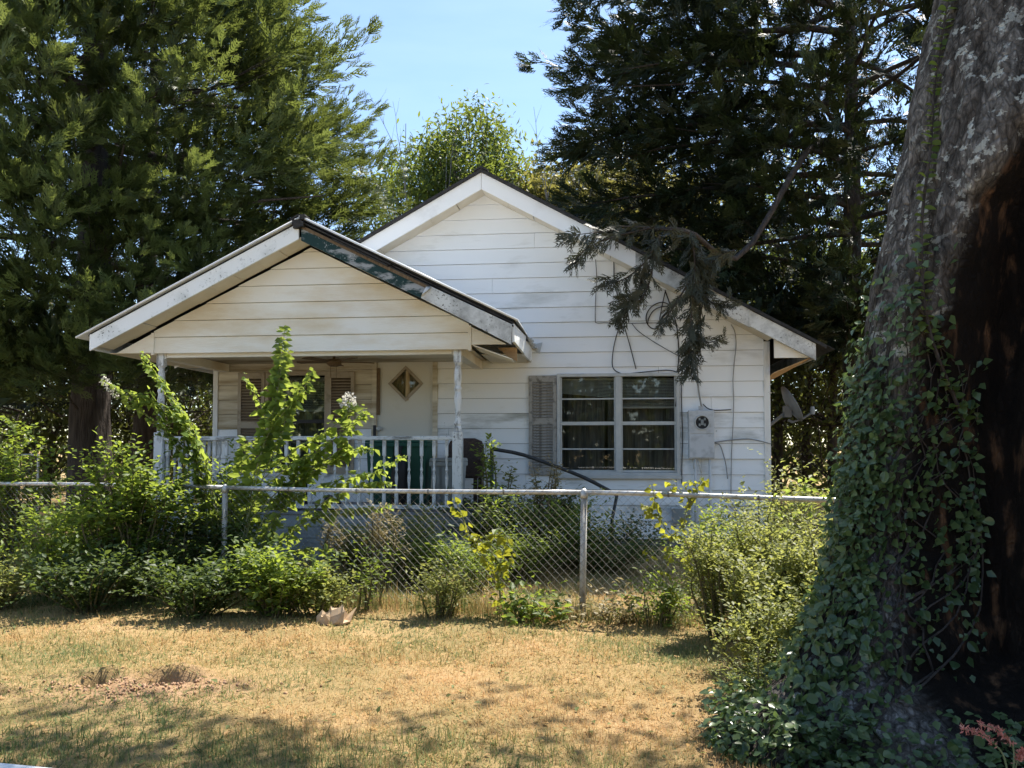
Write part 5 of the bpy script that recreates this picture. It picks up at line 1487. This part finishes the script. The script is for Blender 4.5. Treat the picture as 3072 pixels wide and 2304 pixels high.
# ---- creeper on the trunk: woody stems, leaves; the largest are single leaves, the rest one mass
def make_creeper():
    root = thing('creeper', 'dark evergreen creeper covering the lower oak trunk', 'creeper', (OC[0] - 0.8, OC[1] - 0.8, 0))
    o0 = np.array(root.location)
    r = np.random.default_rng(88)
    stems = MB()
    items, runner_lit = [], []
    for k in range(44):
        th = math.radians(r.uniform(172, 211))
        z1 = r.uniform(1.2, 2.5) if th < math.radians(208) else r.uniform(0.7, 2.2)
        n_ = 26
        pts = []
        t0 = th + r.uniform(-0.15, 0.15)
        for j in range(n_):
            z = 0.02 + z1 * j / (n_ - 1)
            tt = t0 + 0.22 * noise.noise(Vector((k * 3.3, z * 1.4, 0))) + (th - t0) * j / n_
            pts.append(oak_point(tt, z, 0.028) - o0)
            for rep in range(3):
                ex = r.uniform(0.015, 0.09)
                tt2 = tt + r.normal(0, 0.07)
                zz = max(0.02, z + r.normal(0, 0.05))
                p = oak_point(tt2, zz, ex + 0.02)
                out = np.array([math.cos(tt2), math.sin(tt2), 0.0])
                tang = np.array([-math.sin(tt2), math.cos(tt2), 0.0])
                ax = tang * r.normal(0, 0.8) + np.array([0, 0, r.uniform(-1.0, 0.35)]) + out * r.uniform(0.15, 0.6)
                nr = out + np.array([0, 0, r.uniform(0.2, 0.9)]) + r.normal(0, 0.25, 3)
                items.append((p, ax, nr, r.uniform(0.030, 0.070)))
        stems.tube(pts, list(np.linspace(0.007, 0.002, n_)), 5, False)
    # skirt of leaves spreading over the roots and the ground in front
    for k in range(2300):
        th = math.radians(r.uniform(178, 300))
        q = r.uniform(0, 1)
        ext = r.uniform(0.0, 0.50) * (0.45 if th < math.radians(215) else 1)
        c = oak_center(0)
        rr_ = oak_radius(th, 0.1) + ext
        x, y = c[0] + rr_ * math.cos(th), c[1] + rr_ * math.sin(th)
        z = float(gz(x, y)) + r.uniform(0.02, 0.26) * (1.1 - ext)
        out = np.array([math.cos(th), math.sin(th), 0.0])
        items.append((np.array([x, y, z]), rdir(1, r)[0] * np.array([1, 1, 0.4]) + out * 0.4, np.array([0, 0, 1.0]) + out * 0.4 + r.normal(0, 0.35, 3), r.uniform(0.028, 0.062)))
    # the single runner that climbs the left edge
    run = [oak_point(math.radians(a), z, 0.035) - o0 for a, z in ((208, 1.6), (205, 2.1), (201, 2.6), (197, 3.1), (192, 3.5), (188, 4.0))]
    P = spline(run, 60)
    stems.tube(P, list(np.linspace(0.011, 0.006, 60)), 6, False)
    for j in range(0, 60):
        p = P[j] + o0
        for sg in (-1, 1):
            if r.random() < 0.8: runner_lit.append((p, np.array([sg * 1.0, -0.35, r.uniform(-0.2, 0.5)]), np.array([0, -0.6, 0.8]) + r.normal(0, 0.3, 3), r.uniform(0.035, 0.07)))
    # a lit runner reaching out over the grass on the left
    for a0, L_ in ((np.array([1.60, 3.80, 0.10]), 0.34), (np.array([1.68, 3.66, 0.12]), 0.26)):
        pts = spline([a0, a0 + np.array([-L_ * 0.4, -0.02, 0.10]), a0 + np.array([-L_ * 0.75, -0.05, 0.08]), a0 + np.array([-L_, -0.08, 0.02])], 16)
        stems.tube([p - o0 for p in pts], 0.005, 4, False)
        for p in pts:
            for sg in (-1, 1): items.append((p, np.array([-0.3, sg * 0.8, 0.4]), np.array([0, 0, 1.0]) + r.normal(0, 0.3, 3), r.uniform(0.04, 0.06)))
    stems.obj('stems', M['bark'], root)
    cam_ = C0
    vis = []
    for i_, (p, ax, nr, s_) in enumerate(items):
        d = np.linalg.norm(p - cam_)
        nn = np.asarray(nr) / (np.linalg.norm(nr) + 1e-9)
        vis.append(s_ / d * (0.3 + max(0, nn @ ((cam_ - p) / d))) * (1 if abs(p[0] / p[1]) < 0.62 else 0.2))
    order = np.argsort(vis)[::-1]
    me = single_leaf_mesh('leaf', OVAL, 1.0, M['leaf_ivy_o'])
    for i_ in order[:300]:
        p, ax, nr, s_ = items[i_]
        o = link('leaf', me, root)
        o.matrix_local = leaf_matrix(p - o0, ax, nr, s_)
    Lv = Leaves()
    rest = [items[i_] for i_ in order[300:]]
    Lv.add(T_leaf(0.34, 0.08, 0.10), np.array([q[0] for q in rest]) - o0, np.array([q[1] for q in rest]), np.array([q[2] for q in rest]), np.array([q[3] for q in rest]), r.uniform(0, 1, len(rest)))
    Lv.obj('leaf_mass', M['leaf_ivy'], root, 'stuff')
    Lv = Leaves()
    Lv.add(OVAL, np.array([q[0] for q in runner_lit]) - o0, np.array([q[1] for q in runner_lit]), np.array([q[2] for q in runner_lit]), np.array([q[3] for q in runner_lit]), r.uniform(0, 1, len(runner_lit)))
    Lv.obj('sunlit_runner_leaves', M['leaf_shrub'], root, 'stuff')  # same creeper; the brighter leaf colour paints this runner as sunlit
make_creeper()

# ================================================================== SHRUBS AND WEEDS
def shrub(label, x, y, h, spread, nst, mat, seed, lsize=0.05, tmpl=None, ntw=14, per=7, name='shrub', cat='shrub', lean=(0, 0), stem='stem', tint=(0.1, 1.0), base_r=0.12, zmin=0.05, twl=(0.10, 0.30), up=0.5, squash_y=0.7, top_light=0.0):
    """many curved stems from the ground with leafy side twigs"""
    r = np.random.default_rng(seed)
    g = float(gz(x, y))
    root = thing(name, label, cat, (x, y, g))
    st_, Lv = MB(), Leaves()
    for k in range(nst):
        a = r.uniform(0, math.tau); q = math.sqrt(r.uniform(0, 1))
        b = np.array([math.cos(a) * base_r * q, math.sin(a) * base_r * q * squash_y, -0.03])
        tx = np.array([math.cos(a) * spread * q + lean[0], math.sin(a) * spread * q * squash_y + lean[1], h * r.uniform(0.55, 1.05) * (1 - 0.25 * q)])
        mid = b * 0.45 + tx * 0.55 + np.array([r.normal(0, 0.05), r.normal(0, 0.04), h * 0.10])
        P = spline([b, mid, tx], 10)
        st_.tube(P, list(np.linspace(0.006 + 0.006 * h, 0.002, 10)), 4, False)
        T = np.gradient(P, axis=0)
        for j in range(ntw):
            f_ = zmin + (1 - zmin) * (j + r.uniform(0, 1)) / ntw
            i_ = min(int(f_ * 9), 8)
            p = P[i_] * (1 - (f_ * 9 - i_)) + P[i_ + 1] * (f_ * 9 - i_)
            d = rdir(1, r)[0] * np.array([1, squash_y, 0.7]) + np.array([0, 0, up]) + T[i_] / (np.linalg.norm(T[i_]) + 1e-6) * 0.3
            d /= np.linalg.norm(d)
            L_ = r.uniform(*twl)
            n_ = max(2, int(per * r.uniform(0.7, 1.3)))
            s_ = np.linspace(0.15, 1, n_)
            pos = p + d * (s_ * L_)[:, None]
            sd = np.cross(d, [0, 0, 1]); sd /= np.linalg.norm(sd) + 1e-6
            sg = np.where(np.arange(n_) % 2 == 0, 1, -1)[:, None]
            ax = d * 0.55 + sd * sg * 0.9 + r.normal(0, 0.25, (n_, 3))
            nr = np.array([0, 0, 1.0]) + r.normal(0, 0.45, (n_, 3))
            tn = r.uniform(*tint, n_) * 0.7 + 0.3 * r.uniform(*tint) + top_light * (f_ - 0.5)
            Lv.add(tmpl or LEAF, pos, ax, nr, lsize * r.uniform(0.6, 1.25, n_), tn)
    so_ = st_.obj('stems', M[stem], root)
    Lv.obj('foliage', M[mat], root)
    NT.append(Lv.tris())
    return root
# left-hand thicket along the fence
shrub('tall yellow-green shrub at the far left end of the fence', -5.6, 8.95, 1.75, 0.60, 30, 'leaf_shrub', 101, 0.065, ntw=18, tint=(0.3, 1.0))
shrub('leafy low shrub under the rail near the far left end', -4.45, 7.85, 0.92, 0.55, 24, 'leaf_shrub', 102, 0.06, ntw=16)
shrub('broad glossy shrub spilling over the rail left of the crape myrtle', -3.68, 7.72, 1.66, 0.60, 44, 'leaf_shrub', 103, 0.065, ntw=20, tint=(0.05, 1.0), top_light=0.3)
shrub('dense shrub behind the mesh beside the left fence post', -2.98, 8.30, 1.42, 0.62, 34, 'leaf_shrub', 104, 0.06, ntw=18, tint=(0.0, 0.9), top_light=0.4)
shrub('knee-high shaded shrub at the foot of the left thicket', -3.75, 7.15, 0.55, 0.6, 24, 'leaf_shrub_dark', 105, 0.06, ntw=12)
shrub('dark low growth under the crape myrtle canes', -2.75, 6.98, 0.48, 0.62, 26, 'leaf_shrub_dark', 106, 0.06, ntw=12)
shrub('low rounded bush just right of the left fence post', -2.05, 6.98, 0.58, 0.50, 30, 'leaf_shrub', 107, 0.06, ntw=14, tint=(0.1, 1.0))
shrub('small yellowing bush beside the crumpled paper bag', -1.68, 7.0, 0.42, 0.30, 16, 'leaf_fine', 108, 0.05, ntw=12)
shrub('low dry weeds at the far left foot of the fence', -4.7, 7.3, 0.50, 0.55, 20, 'leaf_fine', 109, 0.05, ntw=12, tint=(0.3, 1.0))
# centre, inside the yard
shrub('pale upright weeds in front of the porch skirting', -1.62, 8.5, 0.62, 0.32, 16, 'leaf_fine', 111, 0.085, LEAF_N, 14, 6, 'weed_clump', 'weeds')
shrub('narrow-leaved green weeds below the porch post', -0.95, 8.45, 0.55, 0.42, 20, 'leaf_shrub', 112, 0.085, LEAF_N, 14, 6, 'weed_clump', 'weeds')
shrub('tangled low weeds behind the middle of the fence', -0.45, 8.2, 0.45, 0.42, 18, 'leaf_shrub', 113, 0.06, LEAF_N, 12, 6, 'weed_clump', 'weeds')
shrub('brownish weed clump growing through the foot of the mesh', -0.62, 6.92, 0.40, 0.26, 18, 'leaf_fine', 114, 0.055, LEAF_N, 12, 6, 'weed_clump', 'weeds', tint=(0.4, 1.0))
shrub('thin weed stalk with drooping leaves at the mesh', -1.28, 7.30, 0.62, 0.12, 6, 'leaf_shrub', 115, 0.07, LEAF_N, 12, 4, 'weed_stalk', 'weeds')
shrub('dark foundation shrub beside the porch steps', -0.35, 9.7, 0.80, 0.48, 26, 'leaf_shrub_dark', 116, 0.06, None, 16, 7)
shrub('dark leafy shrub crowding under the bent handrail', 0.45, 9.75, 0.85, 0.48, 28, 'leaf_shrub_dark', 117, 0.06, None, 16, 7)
shrub('feathery-leaved shrub below the louvred shutter', 0.75, 9.2, 0.72, 0.40, 16, 'leaf_shrub', 118, 0.075, LEAF_N, 14, 9, tint=(0.2, 0.9), twl=(0.2, 0.38))
shrub('small dark sprouts along the foundation under the big window', 1.55, 10.4, 0.42, 0.42, 14, 'leaf_shrub_dark', 119, 0.05, None, 10, 6, 'weed_clump', 'weeds')
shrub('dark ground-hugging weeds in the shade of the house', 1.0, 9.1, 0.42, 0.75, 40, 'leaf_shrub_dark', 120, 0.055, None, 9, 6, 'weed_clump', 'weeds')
shrub('low broad-leaved plants at the foot of the middle post', 0.15, 6.72, 0.22, 0.30, 14, 'leaf_shrub', 121, 0.085, LEAF, 6, 4, 'weed_clump', 'weeds', up=0.2)
shrub('brown leaf litter and stubble round the middle post', 0.85, 6.70, 0.13, 0.42, 20, 'seed', 122, 0.06, None, 5, 4, 'weed_clump', 'weeds', tint=(0.0, 0.5))
shrub('leafy green weeds in the yard behind the yellow-green vine', 0.1, 8.75, 0.55, 0.5, 26, 'leaf_shrub', 140, 0.06, LEAF_N, 12, 7, 'weed_clump', 'weeds', tint=(0.0, 0.7))
shrub('tangle of dark stems and leaves filling under the left rail', -3.2, 7.95, 0.85, 0.7, 30, 'leaf_shrub_dark', 141, 0.06, None, 14, 7)
shrub('loose sunlit weeds rising in front of the porch skirting boards', -1.15, 8.95, 0.85, 0.36, 16, 'leaf_fine', 142, 0.08, LEAF_N, 13, 6, 'weed_clump', 'weeds')
shrub('tall pale-green weeds at the right end of the porch skirting', -0.05, 9.2, 0.95, 0.38, 16, 'leaf_shrub', 143, 0.08, LEAF_N, 13, 6, 'weed_clump', 'weeds')
# climbing weeds that rise against the white wall
shrub('slender vine column climbing past the porch post toward the eave', wx(487, 9.6), 9.6, 1.85, 0.10, 5, 'leaf_shrub', 123, 0.07, LEAF, 22, 4, 'vine', 'vine', tint=(0.3, 1.0), twl=(0.06, 0.14))
shrub('thin pale vine hanging on the black handrail', wx(511, 9.9), 9.9, 1.40, 0.07, 4, 'leaf_fine', 124, 0.06, LEAF, 18, 4, 'vine', 'vine', twl=(0.05, 0.12))
shrub('weed with dry yellow seed heads in front of the louvred shutter', wx(545, 9.6), 9.6, 1.45, 0.16, 9, 'seed', 125, 0.045, LEAF_N, 16, 6, 'weed_stalk', 'weeds', zmin=0.55, twl=(0.06, 0.16))
shrub('goldenrod-like weed with buff plumes at the rail', wx(381, 8.1), 8.1, 1.02, 0.15, 10, 'seed', 126, 0.04, LEAF_N, 16, 6, 'weed_stalk', 'weeds', zmin=0.45, twl=(0.06, 0.16))
shrub('buff-plumed weed in front of the porch balusters', wx(338, 8.1), 8.1, 0.98, 0.10, 7, 'seed', 127, 0.035, LEAF_N, 16, 6, 'weed_stalk', 'weeds', zmin=0.45, twl=(0.05, 0.14))
# right-hand thicket between the fence and the oak
RB = [(1.60, 6.10, 0.95, 0.36, 24, 'arching fine-leaved bush against the right part of the mesh'), (1.98, 6.05, 1.12, 0.44, 30, 'tall fine-leaved bush between the fence and the oak'),
      (1.72, 5.35, 0.86, 0.38, 28, 'sunlit fine-leaved bush in front of the right part of the fence'), (1.98, 5.25, 1.02, 0.36, 24, 'fine-leaved bush pressed against the creeper-clad oak'),
      (1.55, 4.68, 0.66, 0.34, 24, 'wispy bush leaning out over the dry lawn by the oak root')]
for k, (x, y, h, sp_, n_, lb) in enumerate(RB):
    shrub(lb, x, y, h, sp_, n_, 'leaf_fine', 130 + k, 0.036, T_leaf_s(0.3), 22, 9, tint=(0.0, 1.0), twl=(0.08, 0.24), top_light=0.3)
shrub('straggly grey-green bush overhanging the oak root', 1.36, 4.30, 0.42, 0.28, 16, 'leaf_fine', 139, 0.03, LEAF_N, 14, 7, twl=(0.08, 0.2), tint=(0.0, 0.7))
shrub('shady bush behind the right end of the fence', 2.55, 7.6, 1.38, 0.62, 32, 'leaf_fine', 136, 0.055, None, 18, 7, tint=(0.1, 1.0), top_light=0.3)
shrub('green bush behind the fence below the corner board', 1.95, 7.4, 0.95, 0.45, 24, 'leaf_shrub', 137, 0.05, None, 16, 7)
shrub('fern-like sprig at the fence foot right of the middle post', 1.15, 6.55, 0.36, 0.22, 12, 'leaf_shrub', 138, 0.06, LEAF_N, 10, 7, 'weed_clump', 'weeds', up=0.25)
# ---- vines with broad yellow-green leaves: every leaf on its own
def leaf_plant(name, label, cat, canes, y, lsize, tmpl, mat_o, mat_m, step, seed, stem, spread=0.5, droop=0.3, base=None, rad=0.006, maxo=300):
    """stems drawn through pixels at distance y, leaves in pairs along them"""
    r = np.random.default_rng(seed)
    b = dp(*base, y); b[2] = float(gz(b[0], b[1]))
    root = thing(name, label, cat, tuple(b))
    st_ = MB(); items = []
    for c in canes:
        px, dy = c[0], c[1]
        P = [dp(u, v, y + dy * k / max(1, len(px) - 1)) for k, (u, v) in enumerate(px)]
        L_ = sum(np.linalg.norm(P[k + 1] - P[k]) for k in range(len(P) - 1))
        n_ = max(8, int(L_ / step))
        Q = spline(P, n_)
        st_.tube(Q - b, list(np.linspace(rad, rad * 0.4, n_)), 5, False)
        T = np.gradient(Q, axis=0); T /= np.linalg.norm(T, axis=1, keepdims=True) + 1e-9
        for j in range(n_):
            if j < n_ * (c[2] if len(c) > 2 else 0.1): continue
            t = T[j]
            side = np.cross(t, [0, 0.25, 1.0]); side /= np.linalg.norm(side) + 1e-6
            up_ = np.cross(side, t)
            for sg in (-1, 1):
                if r.random() < 0.07: continue
                ax = side * sg * 0.95 + t * r.uniform(0.0, 0.45) + np.array([0, 0, -droop]) + r.normal(0, spread * 0.45, 3)
                nr = up_ * np.sign(up_[2] + 1e-6) + np.array([0, 0, 0.4]) + r.normal(0, 0.35, 3)
                s_ = lsize * r.uniform(0.45, 1.25) * (1.0 if j < n_ * 0.85 else 0.65)
                items.append((Q[j] + r.normal(0, 0.02, 3), ax, nr, s_))
    st_.obj('stems', M[stem], root)
    idx = np.argsort([-q[3] for q in items])
    me = single_leaf_mesh('leaf', tmpl, 1.0, M[mat_o])
    for i_ in idx[:maxo]:
        p, ax, nr, s_ = items[i_]
        o = link('leaf', me, root); o.matrix_local = leaf_matrix(p - b, ax, nr, s_)
    rest = [items[i_] for i_ in idx[maxo:]]
    if rest:
        Lv = Leaves()
        Lv.add(tmpl, np.array([q[0] for q in rest]) - b, np.array([q[1] for q in rest]), np.array([q[2] for q in rest]), np.array([q[3] for q in rest]), r.uniform(0, 1, len(rest)))
        Lv.obj('leaf_mass', M[mat_m], root, 'stuff')
        NT.append(Lv.tris())
    return root, b
cm_canes = [
    ([(238, 600), (243, 540), (256, 470), (270, 410), (280, 365), (285, 328)], 0.1, 0.15),
    ([(256, 470), (268, 435), (290, 405), (304, 388), (312, 370)], 0.05), ([(268, 430), (262, 408), (252, 390), (243, 378)], 0.0),
    ([(236, 590), (250, 510), (285, 470), (320, 450), (348, 428), (369, 411)], -0.15, 0.2), ([(250, 520), (280, 490), (310, 475), (336, 455), (345, 440)], -0.1),
    ([(262, 480), (295, 450), (325, 432), (347, 415), (349, 402)], 0.05),
    ([(222, 600), (212, 520), (196, 460), (180, 415), (163, 385), (150, 368), (142, 354)], 0.15, 0.2), ([(206, 480), (182, 445), (152, 420), (128, 398), (103, 379)], 0.1),
    ([(222, 560), (214, 500), (202, 450), (188, 420), (172, 395)], 0.2), ([(212, 520), (196, 470), (170, 440), (158, 410), (150, 390)], 0.0),
    ([(250, 570), (275, 520), (300, 495), (340, 480), (375, 472), (404, 456)], -0.1, 0.3), ([(255, 575), (280, 545), (310, 520), (350, 510), (392, 506)], -0.2, 0.25),
    ([(258, 580), (285, 556), (310, 548), (342, 552)], -0.2, 0.2), ([(240, 600), (262, 540), (285, 500), (300, 470), (312, 452)], 0.0), ([(234, 600), (232, 540), (240, 480), (248, 440)], 0.05), ([(245, 590), (272, 520), (292, 478)], -0.05), ([(230, 600), (218, 545), (205, 500), (190, 470)], 0.0), ([(230, 560), (205, 470), (178, 425), (150, 402), (128, 392)], 0.1, 0.3), ([(240, 560), (262, 480), (280, 440), (288, 410), (300, 392)], 0.1, 0.3), ([(244, 560), (275, 500), (312, 468), (345, 452), (372, 448)], -0.05, 0.3), ([(226, 560), (208, 480), (190, 432), (168, 408)], 0.0, 0.3), ([(250, 575), (290, 530), (330, 498), (366, 484), (392, 482)], -0.1, 0.3), ([(238, 580), (252, 500), (264, 450), (276, 400), (284, 350)], 0.08, 0.4)]
cmo, cmb = leaf_plant('crape_myrtle', 'crape myrtle with long arching leafy canes and a white flower head', 'shrub', cm_canes, 8.0, 0.125, LEAF, 'leaf_myrtle_o', 'leaf_myrtle', 0.024, 201, 'stem_light', 0.5, 0.30, (238, 600))
def panicle(px, y, n_, size, rr_, squash, name, seed):
    r = np.random.default_rng(seed)
    c = dp(*px, y) - cmb
    Lv = Leaves()
    d = rdir(n_, r)
    pos = c + d * rr_ * np.array([1, 1, squash]) * r.uniform(0.5, 1, (n_, 1))
    Lv.add(LEAF_W, pos, d + r.normal(0, 0.5, (n_, 3)), rdir(n_, r), size * r.uniform(0.6, 1.2, n_), r.uniform(0, 1, n_))
    Lv.obj(name, M['petal'], cmo)
panicle((348, 402), 8.05, 240, 0.030, 0.075, 1.2, 'flower_head', 1)
for px in ((105, 381), (110, 387), (116, 393)): panicle(px, 8.1, 60, 0.02, 0.04, 1.2, 'flower_bud_cluster', 2)
leaf_plant('yellow_vine', 'bright yellow-green vine draped on the middle of the mesh', 'vine',
           [([(500, 600), (497, 570), (490, 548), (478, 538), (465, 534)], 0.0, 0.1), ([(497, 575), (502, 556), (508, 540), (498, 532), (486, 538)], -0.05), ([(495, 580), (485, 558), (472, 545)], 0.0), ([(468, 532), (462, 515), (455, 500)], 0.0), ([(503, 612), (500, 585), (506, 566), (513, 556)], -0.05)],
           7.0, 0.088, LEAF_W, 'leaf_yellow_o', 'leaf_yellow', 0.032, 202, 'stem_light', 0.7, 0.5, (502, 614))
leaf_plant('yellow_vine', 'yellowing vine climbing over the rail in front of the meter box', 'vine',
           [([(690, 600), (688, 560), (684, 525), (690, 500), (700, 484), (704, 478)], 0.0, 0.15), ([(684, 525), (672, 535), (662, 522), (655, 502), (652, 484)], 0.0), ([(690, 500), (678, 490), (668, 482)], 0.0), ([(662, 522), (650, 512), (640, 504)], 0.0), ([(688, 505), (698, 495), (692, 482), (684, 484)], -0.05), ([(672, 535), (668, 550), (664, 560)], -0.05)],
           6.72, 0.075, LEAF_W, 'leaf_yellow_o', 'leaf_yellow', 0.03, 203, 'stem_light', 0.7, 0.5, (690, 628))
leaf_plant('yellow_vine', 'trailing vine with few yellow leaves below the rail at the right', 'vine',
           [([(672, 625), (668, 590), (662, 570), (652, 555), (646, 548)], 0.0, 0.1), ([(662, 570), (672, 585), (676, 600)], -0.05)], 6.5, 0.06, LEAF_W, 'leaf_yellow_o', 'leaf_yellow', 0.05, 204, 'stem_light', 0.7, 0.5, (674, 632))
leaf_plant('leafy_sprout', 'bright leafy sprout above the rail beside the house corner', 'weeds',
           [([(800, 560), (804, 520), (806, 490), (803, 482)], 0.0, 0.3), ([(804, 520), (792, 500), (782, 492)], 0.0), ([(804, 515), (816, 498), (826, 492)], 0.0), ([(800, 540), (785, 520), (775, 505)], 0.0), ([(803, 530), (820, 510), (834, 506)], 0.0)], 6.6, 0.075, LEAF, 'leaf_myrtle_o', 'leaf_myrtle', 0.04, 205, 'stem_light', 0.6, 0.3, (800, 632))
# ---- pink grass plume by the road side of the oak
def pink_plume():
    b = dp(1012, 775, 3.15); b[2] = float(gz(b[0], b[1]))
    root = thing('pink_plume_weed', 'weed with two arching pinkish red plumes beside the oak', 'weeds', tuple(b))
    r = np.random.default_rng(9); m = MB(); Lv = Leaves()
    for px in ([(1010, 790), (1004, 757), (992, 742), (978, 732), (962, 729)], [(1012, 790), (1014, 755), (1010, 742), (998, 730), (980, 724)], [(1010, 790), (1018, 760), (1024, 750)]):
        P = spline([dp(u, v, 3.15) for u, v in px], 40)
        m.tube(P - b, list(np.linspace(0.004, 0.0015, 40)), 4, False)
        k = np.arange(18, 40)
        for rep in range(6):
            Lv.add(LEAF_N, P[k] - b + r.normal(0, 0.004, (22, 3)), np.gradient(P, axis=0)[k] * 40 + r.normal(0, 0.6, (22, 3)), rdir(22, r), 0.020 * r.uniform(0.6, 1.2, 22), r.uniform(0, 1, 22))
    m.obj('stems', M['stem_light'], root)
    Lv.obj('plumes', M['pink'], root)
pink_plume()

# ================================================================== GRASS
def fbm(x, y, s, seed=0):
    return (np.sin(x * 1.7 * s + 1.3 + seed) * np.cos(y * 1.9 * s - 0.7 + seed * 2) + 0.6 * np.sin(x * 3.9 * s - y * 2.3 * s + seed * 3) + 0.4 * np.cos(x * 6.1 * s + y * 5.3 * s + seed)) / 2
def greenness(x, y):
    """0 green .. 1 straw: the lawn's own patches"""
    t = 0.60 + 0.22 * fbm(x, y, 0.8) + 0.16 * fbm(x, y, 2.3, 2)
    t = t - 0.34 * np.exp(-((y - fy(x) + 0.75) / 0.38) ** 2) * (0.5 + 0.5 * np.tanh((-x - 0.6) * 1.5))
    t = t - 0.30 * np.exp(-(((x + 3.0) / 1.0) ** 2 + ((y - 4.5) / 0.6) ** 2)) - 0.22 * np.exp(-(((x + 2.9) / 0.8) ** 2 + ((y - 5.6) / 0.4) ** 2))
    t = t - 0.26 * np.exp(-(((x - 1.3) / 0.55) ** 2 + ((y - 5.4) / 0.9) ** 2)) - 0.22 * np.exp(-((y - 3.75) / 0.35) ** 2) * (x < 0.9)
    t = t + 0.16 * np.exp(-(((x - 0.6) / 1.2) ** 2 + ((y - 4.4) / 0.9) ** 2))
    t = t - 0.30 * (y > 7.2) * np.clip(0.4 + fbm(x, y, 1.2, 5), 0, 1)
    return t
def make_grass():
    r = np.random.default_rng(55)
    Lv = Leaves()
    def sow(n_, xa, xb, ya, yb, h, w, bare=True, ypow=1.0, tshift=0.0, lay=0.9, flat=0.84):
        y = ya + (yb - ya) * r.uniform(0, 1, n_) ** ypow
        x = r.uniform(0, 1, n_) * (xb - xa) + xa
        x = x * np.clip(y / yb, 0.45, 1)
        if bare:
            soil = np.exp(-(((x + 2.1) / 0.50) ** 2 + ((y - 4.86) / 0.20) ** 2) ** 1.5) * 0.85
            dens = 0.72 + 0.4 * fbm(x, y, 3.1, 7)
            ok = (r.uniform(0, 1, n_) > soil) & (r.uniform(0, 1, n_) < dens + 0.25)
        else: ok = np.ones(n_, bool)
        H_ = to_house_arr(x, y)
        ok &= ~((H_[0] > -4.1) & (H_[0] < 0.05) & (H_[1] > -1.9)) & ~((H_[1] > 0.0) & (np.abs(H_[0]) < 4.2))
        ok &= (y - (3.70 - 0.2136 * (x + 2.375)) > 0.02) | (x > -1.1)
        x, y = x[ok], y[ok]; m_ = len(x)
        z = gz(x, y)
        a = r.uniform(0, math.tau, m_)
        tilt = np.where(r.uniform(0, 1, m_) < flat, r.uniform(1.6, 5.0, m_), r.uniform(0.15, lay, m_))
        ax = np.stack([np.cos(a) * tilt, np.sin(a) * tilt, np.ones(m_)], 1)
        nr = np.stack([-np.cos(a), -np.sin(a), tilt], 1) + r.normal(0, 0.3, (m_, 3))
        L_ = h * r.uniform(0.5, 1.3, m_) * (1 + 0.35 * fbm(x, y, 1.9, 3))
        tn = np.clip(greenness(x, y) + r.normal(0, 0.16, m_) + tshift, 0, 1)
        Lv.add(BLADE, np.stack([x, y, z - 0.004], 1), ax, nr, np.stack([np.full(m_, w) * r.uniform(0.7, 1.3, m_), L_, L_], 1), tn)
    sow(84000, -4.6, 3.0, 3.35, 6.3, 0.044, 0.0045, ypow=1.1, lay=1.4)
    sow(36000, -6.2, 4.2, 5.4, 8.6, 0.055, 0.0075, lay=1.2)
    sow(22000, -6.6, 5.5, 7.4, 10.4, 0.10, 0.010, tshift=-0.05)
    sow(5000, -3.9, 0.6, 3.4, 4.15, 0.07, 0.0045, tshift=-0.2, flat=0.5)
    # uncut grass along the foot of the fence
    n_ = 11000
    x = r.uniform(-6.4, 2.6, n_); y = fy(x) + r.normal(0, 0.13, n_) - 0.05
    a = r.uniform(0, math.tau, n_); tl = r.uniform(0.1, 0.9, n_)
    L_ = r.uniform(0.06, 0.24, n_) * (0.55 + 0.45 * np.clip(fbm(x, y, 1.6, 4) + 0.5, 0, 1))
    Lv.add(BLADE, np.stack([x, y, gz(x, y) - 0.01], 1), np.stack([np.cos(a) * tl, np.sin(a) * tl, np.ones(n_)], 1), np.stack([-np.cos(a), -np.sin(a), tl], 1), np.stack([np.full(n_, 0.006), L_, L_], 1), np.clip(0.45 + 0.3 * fbm(x, y, 2.0, 6) + r.normal(0, 0.2, n_), 0, 1))
    # grass blades in the yard's left corner, tall and pale
    n_ = 5000
    x = r.uniform(-6.2, -2.9, n_); y = fy(x) + r.uniform(0.1, 1.3, n_)
    a = r.uniform(0, math.tau, n_); tl = r.uniform(0.1, 0.8, n_); L_ = r.uniform(0.2, 0.6, n_)
    Lv.add(BLADE, np.stack([x, y, gz(x, y) - 0.01], 1), np.stack([np.cos(a) * tl, np.sin(a) * tl, np.ones(n_)], 1), np.stack([-np.cos(a), -np.sin(a), tl], 1), np.stack([np.full(n_, 0.007), L_, L_], 1), np.clip(0.4 + r.normal(0, 0.2, n_), 0, 1))
    # fallen leaves and flat weeds scattered through it
    n_ = 900
    y = r.uniform(3.5, 7.0, n_); x = r.uniform(-0.66, 0.5, n_) * y
    Lv.add(LEAF, np.stack([x, y, gz(x, y) + 0.012], 1), rdir(n_, r) * np.array([1, 1, 0.25]), np.array([0, 0, 1.0]) + r.normal(0, 0.3, (n_, 3)), r.uniform(0.018, 0.05, n_), np.where(r.uniform(0, 1, n_) < 0.6, r.uniform(0.1, 0.3, n_), r.uniform(0.75, 1, n_)))
    o = Lv.obj('grass', M['grass'], None, 'stuff')
    NT.append(Lv.tris())
def to_house_arr(x, y):
    dx, dy = x - HO[0], y - HO[1]
    return dx * ct - dy * st, dx * st + dy * ct
make_grass()
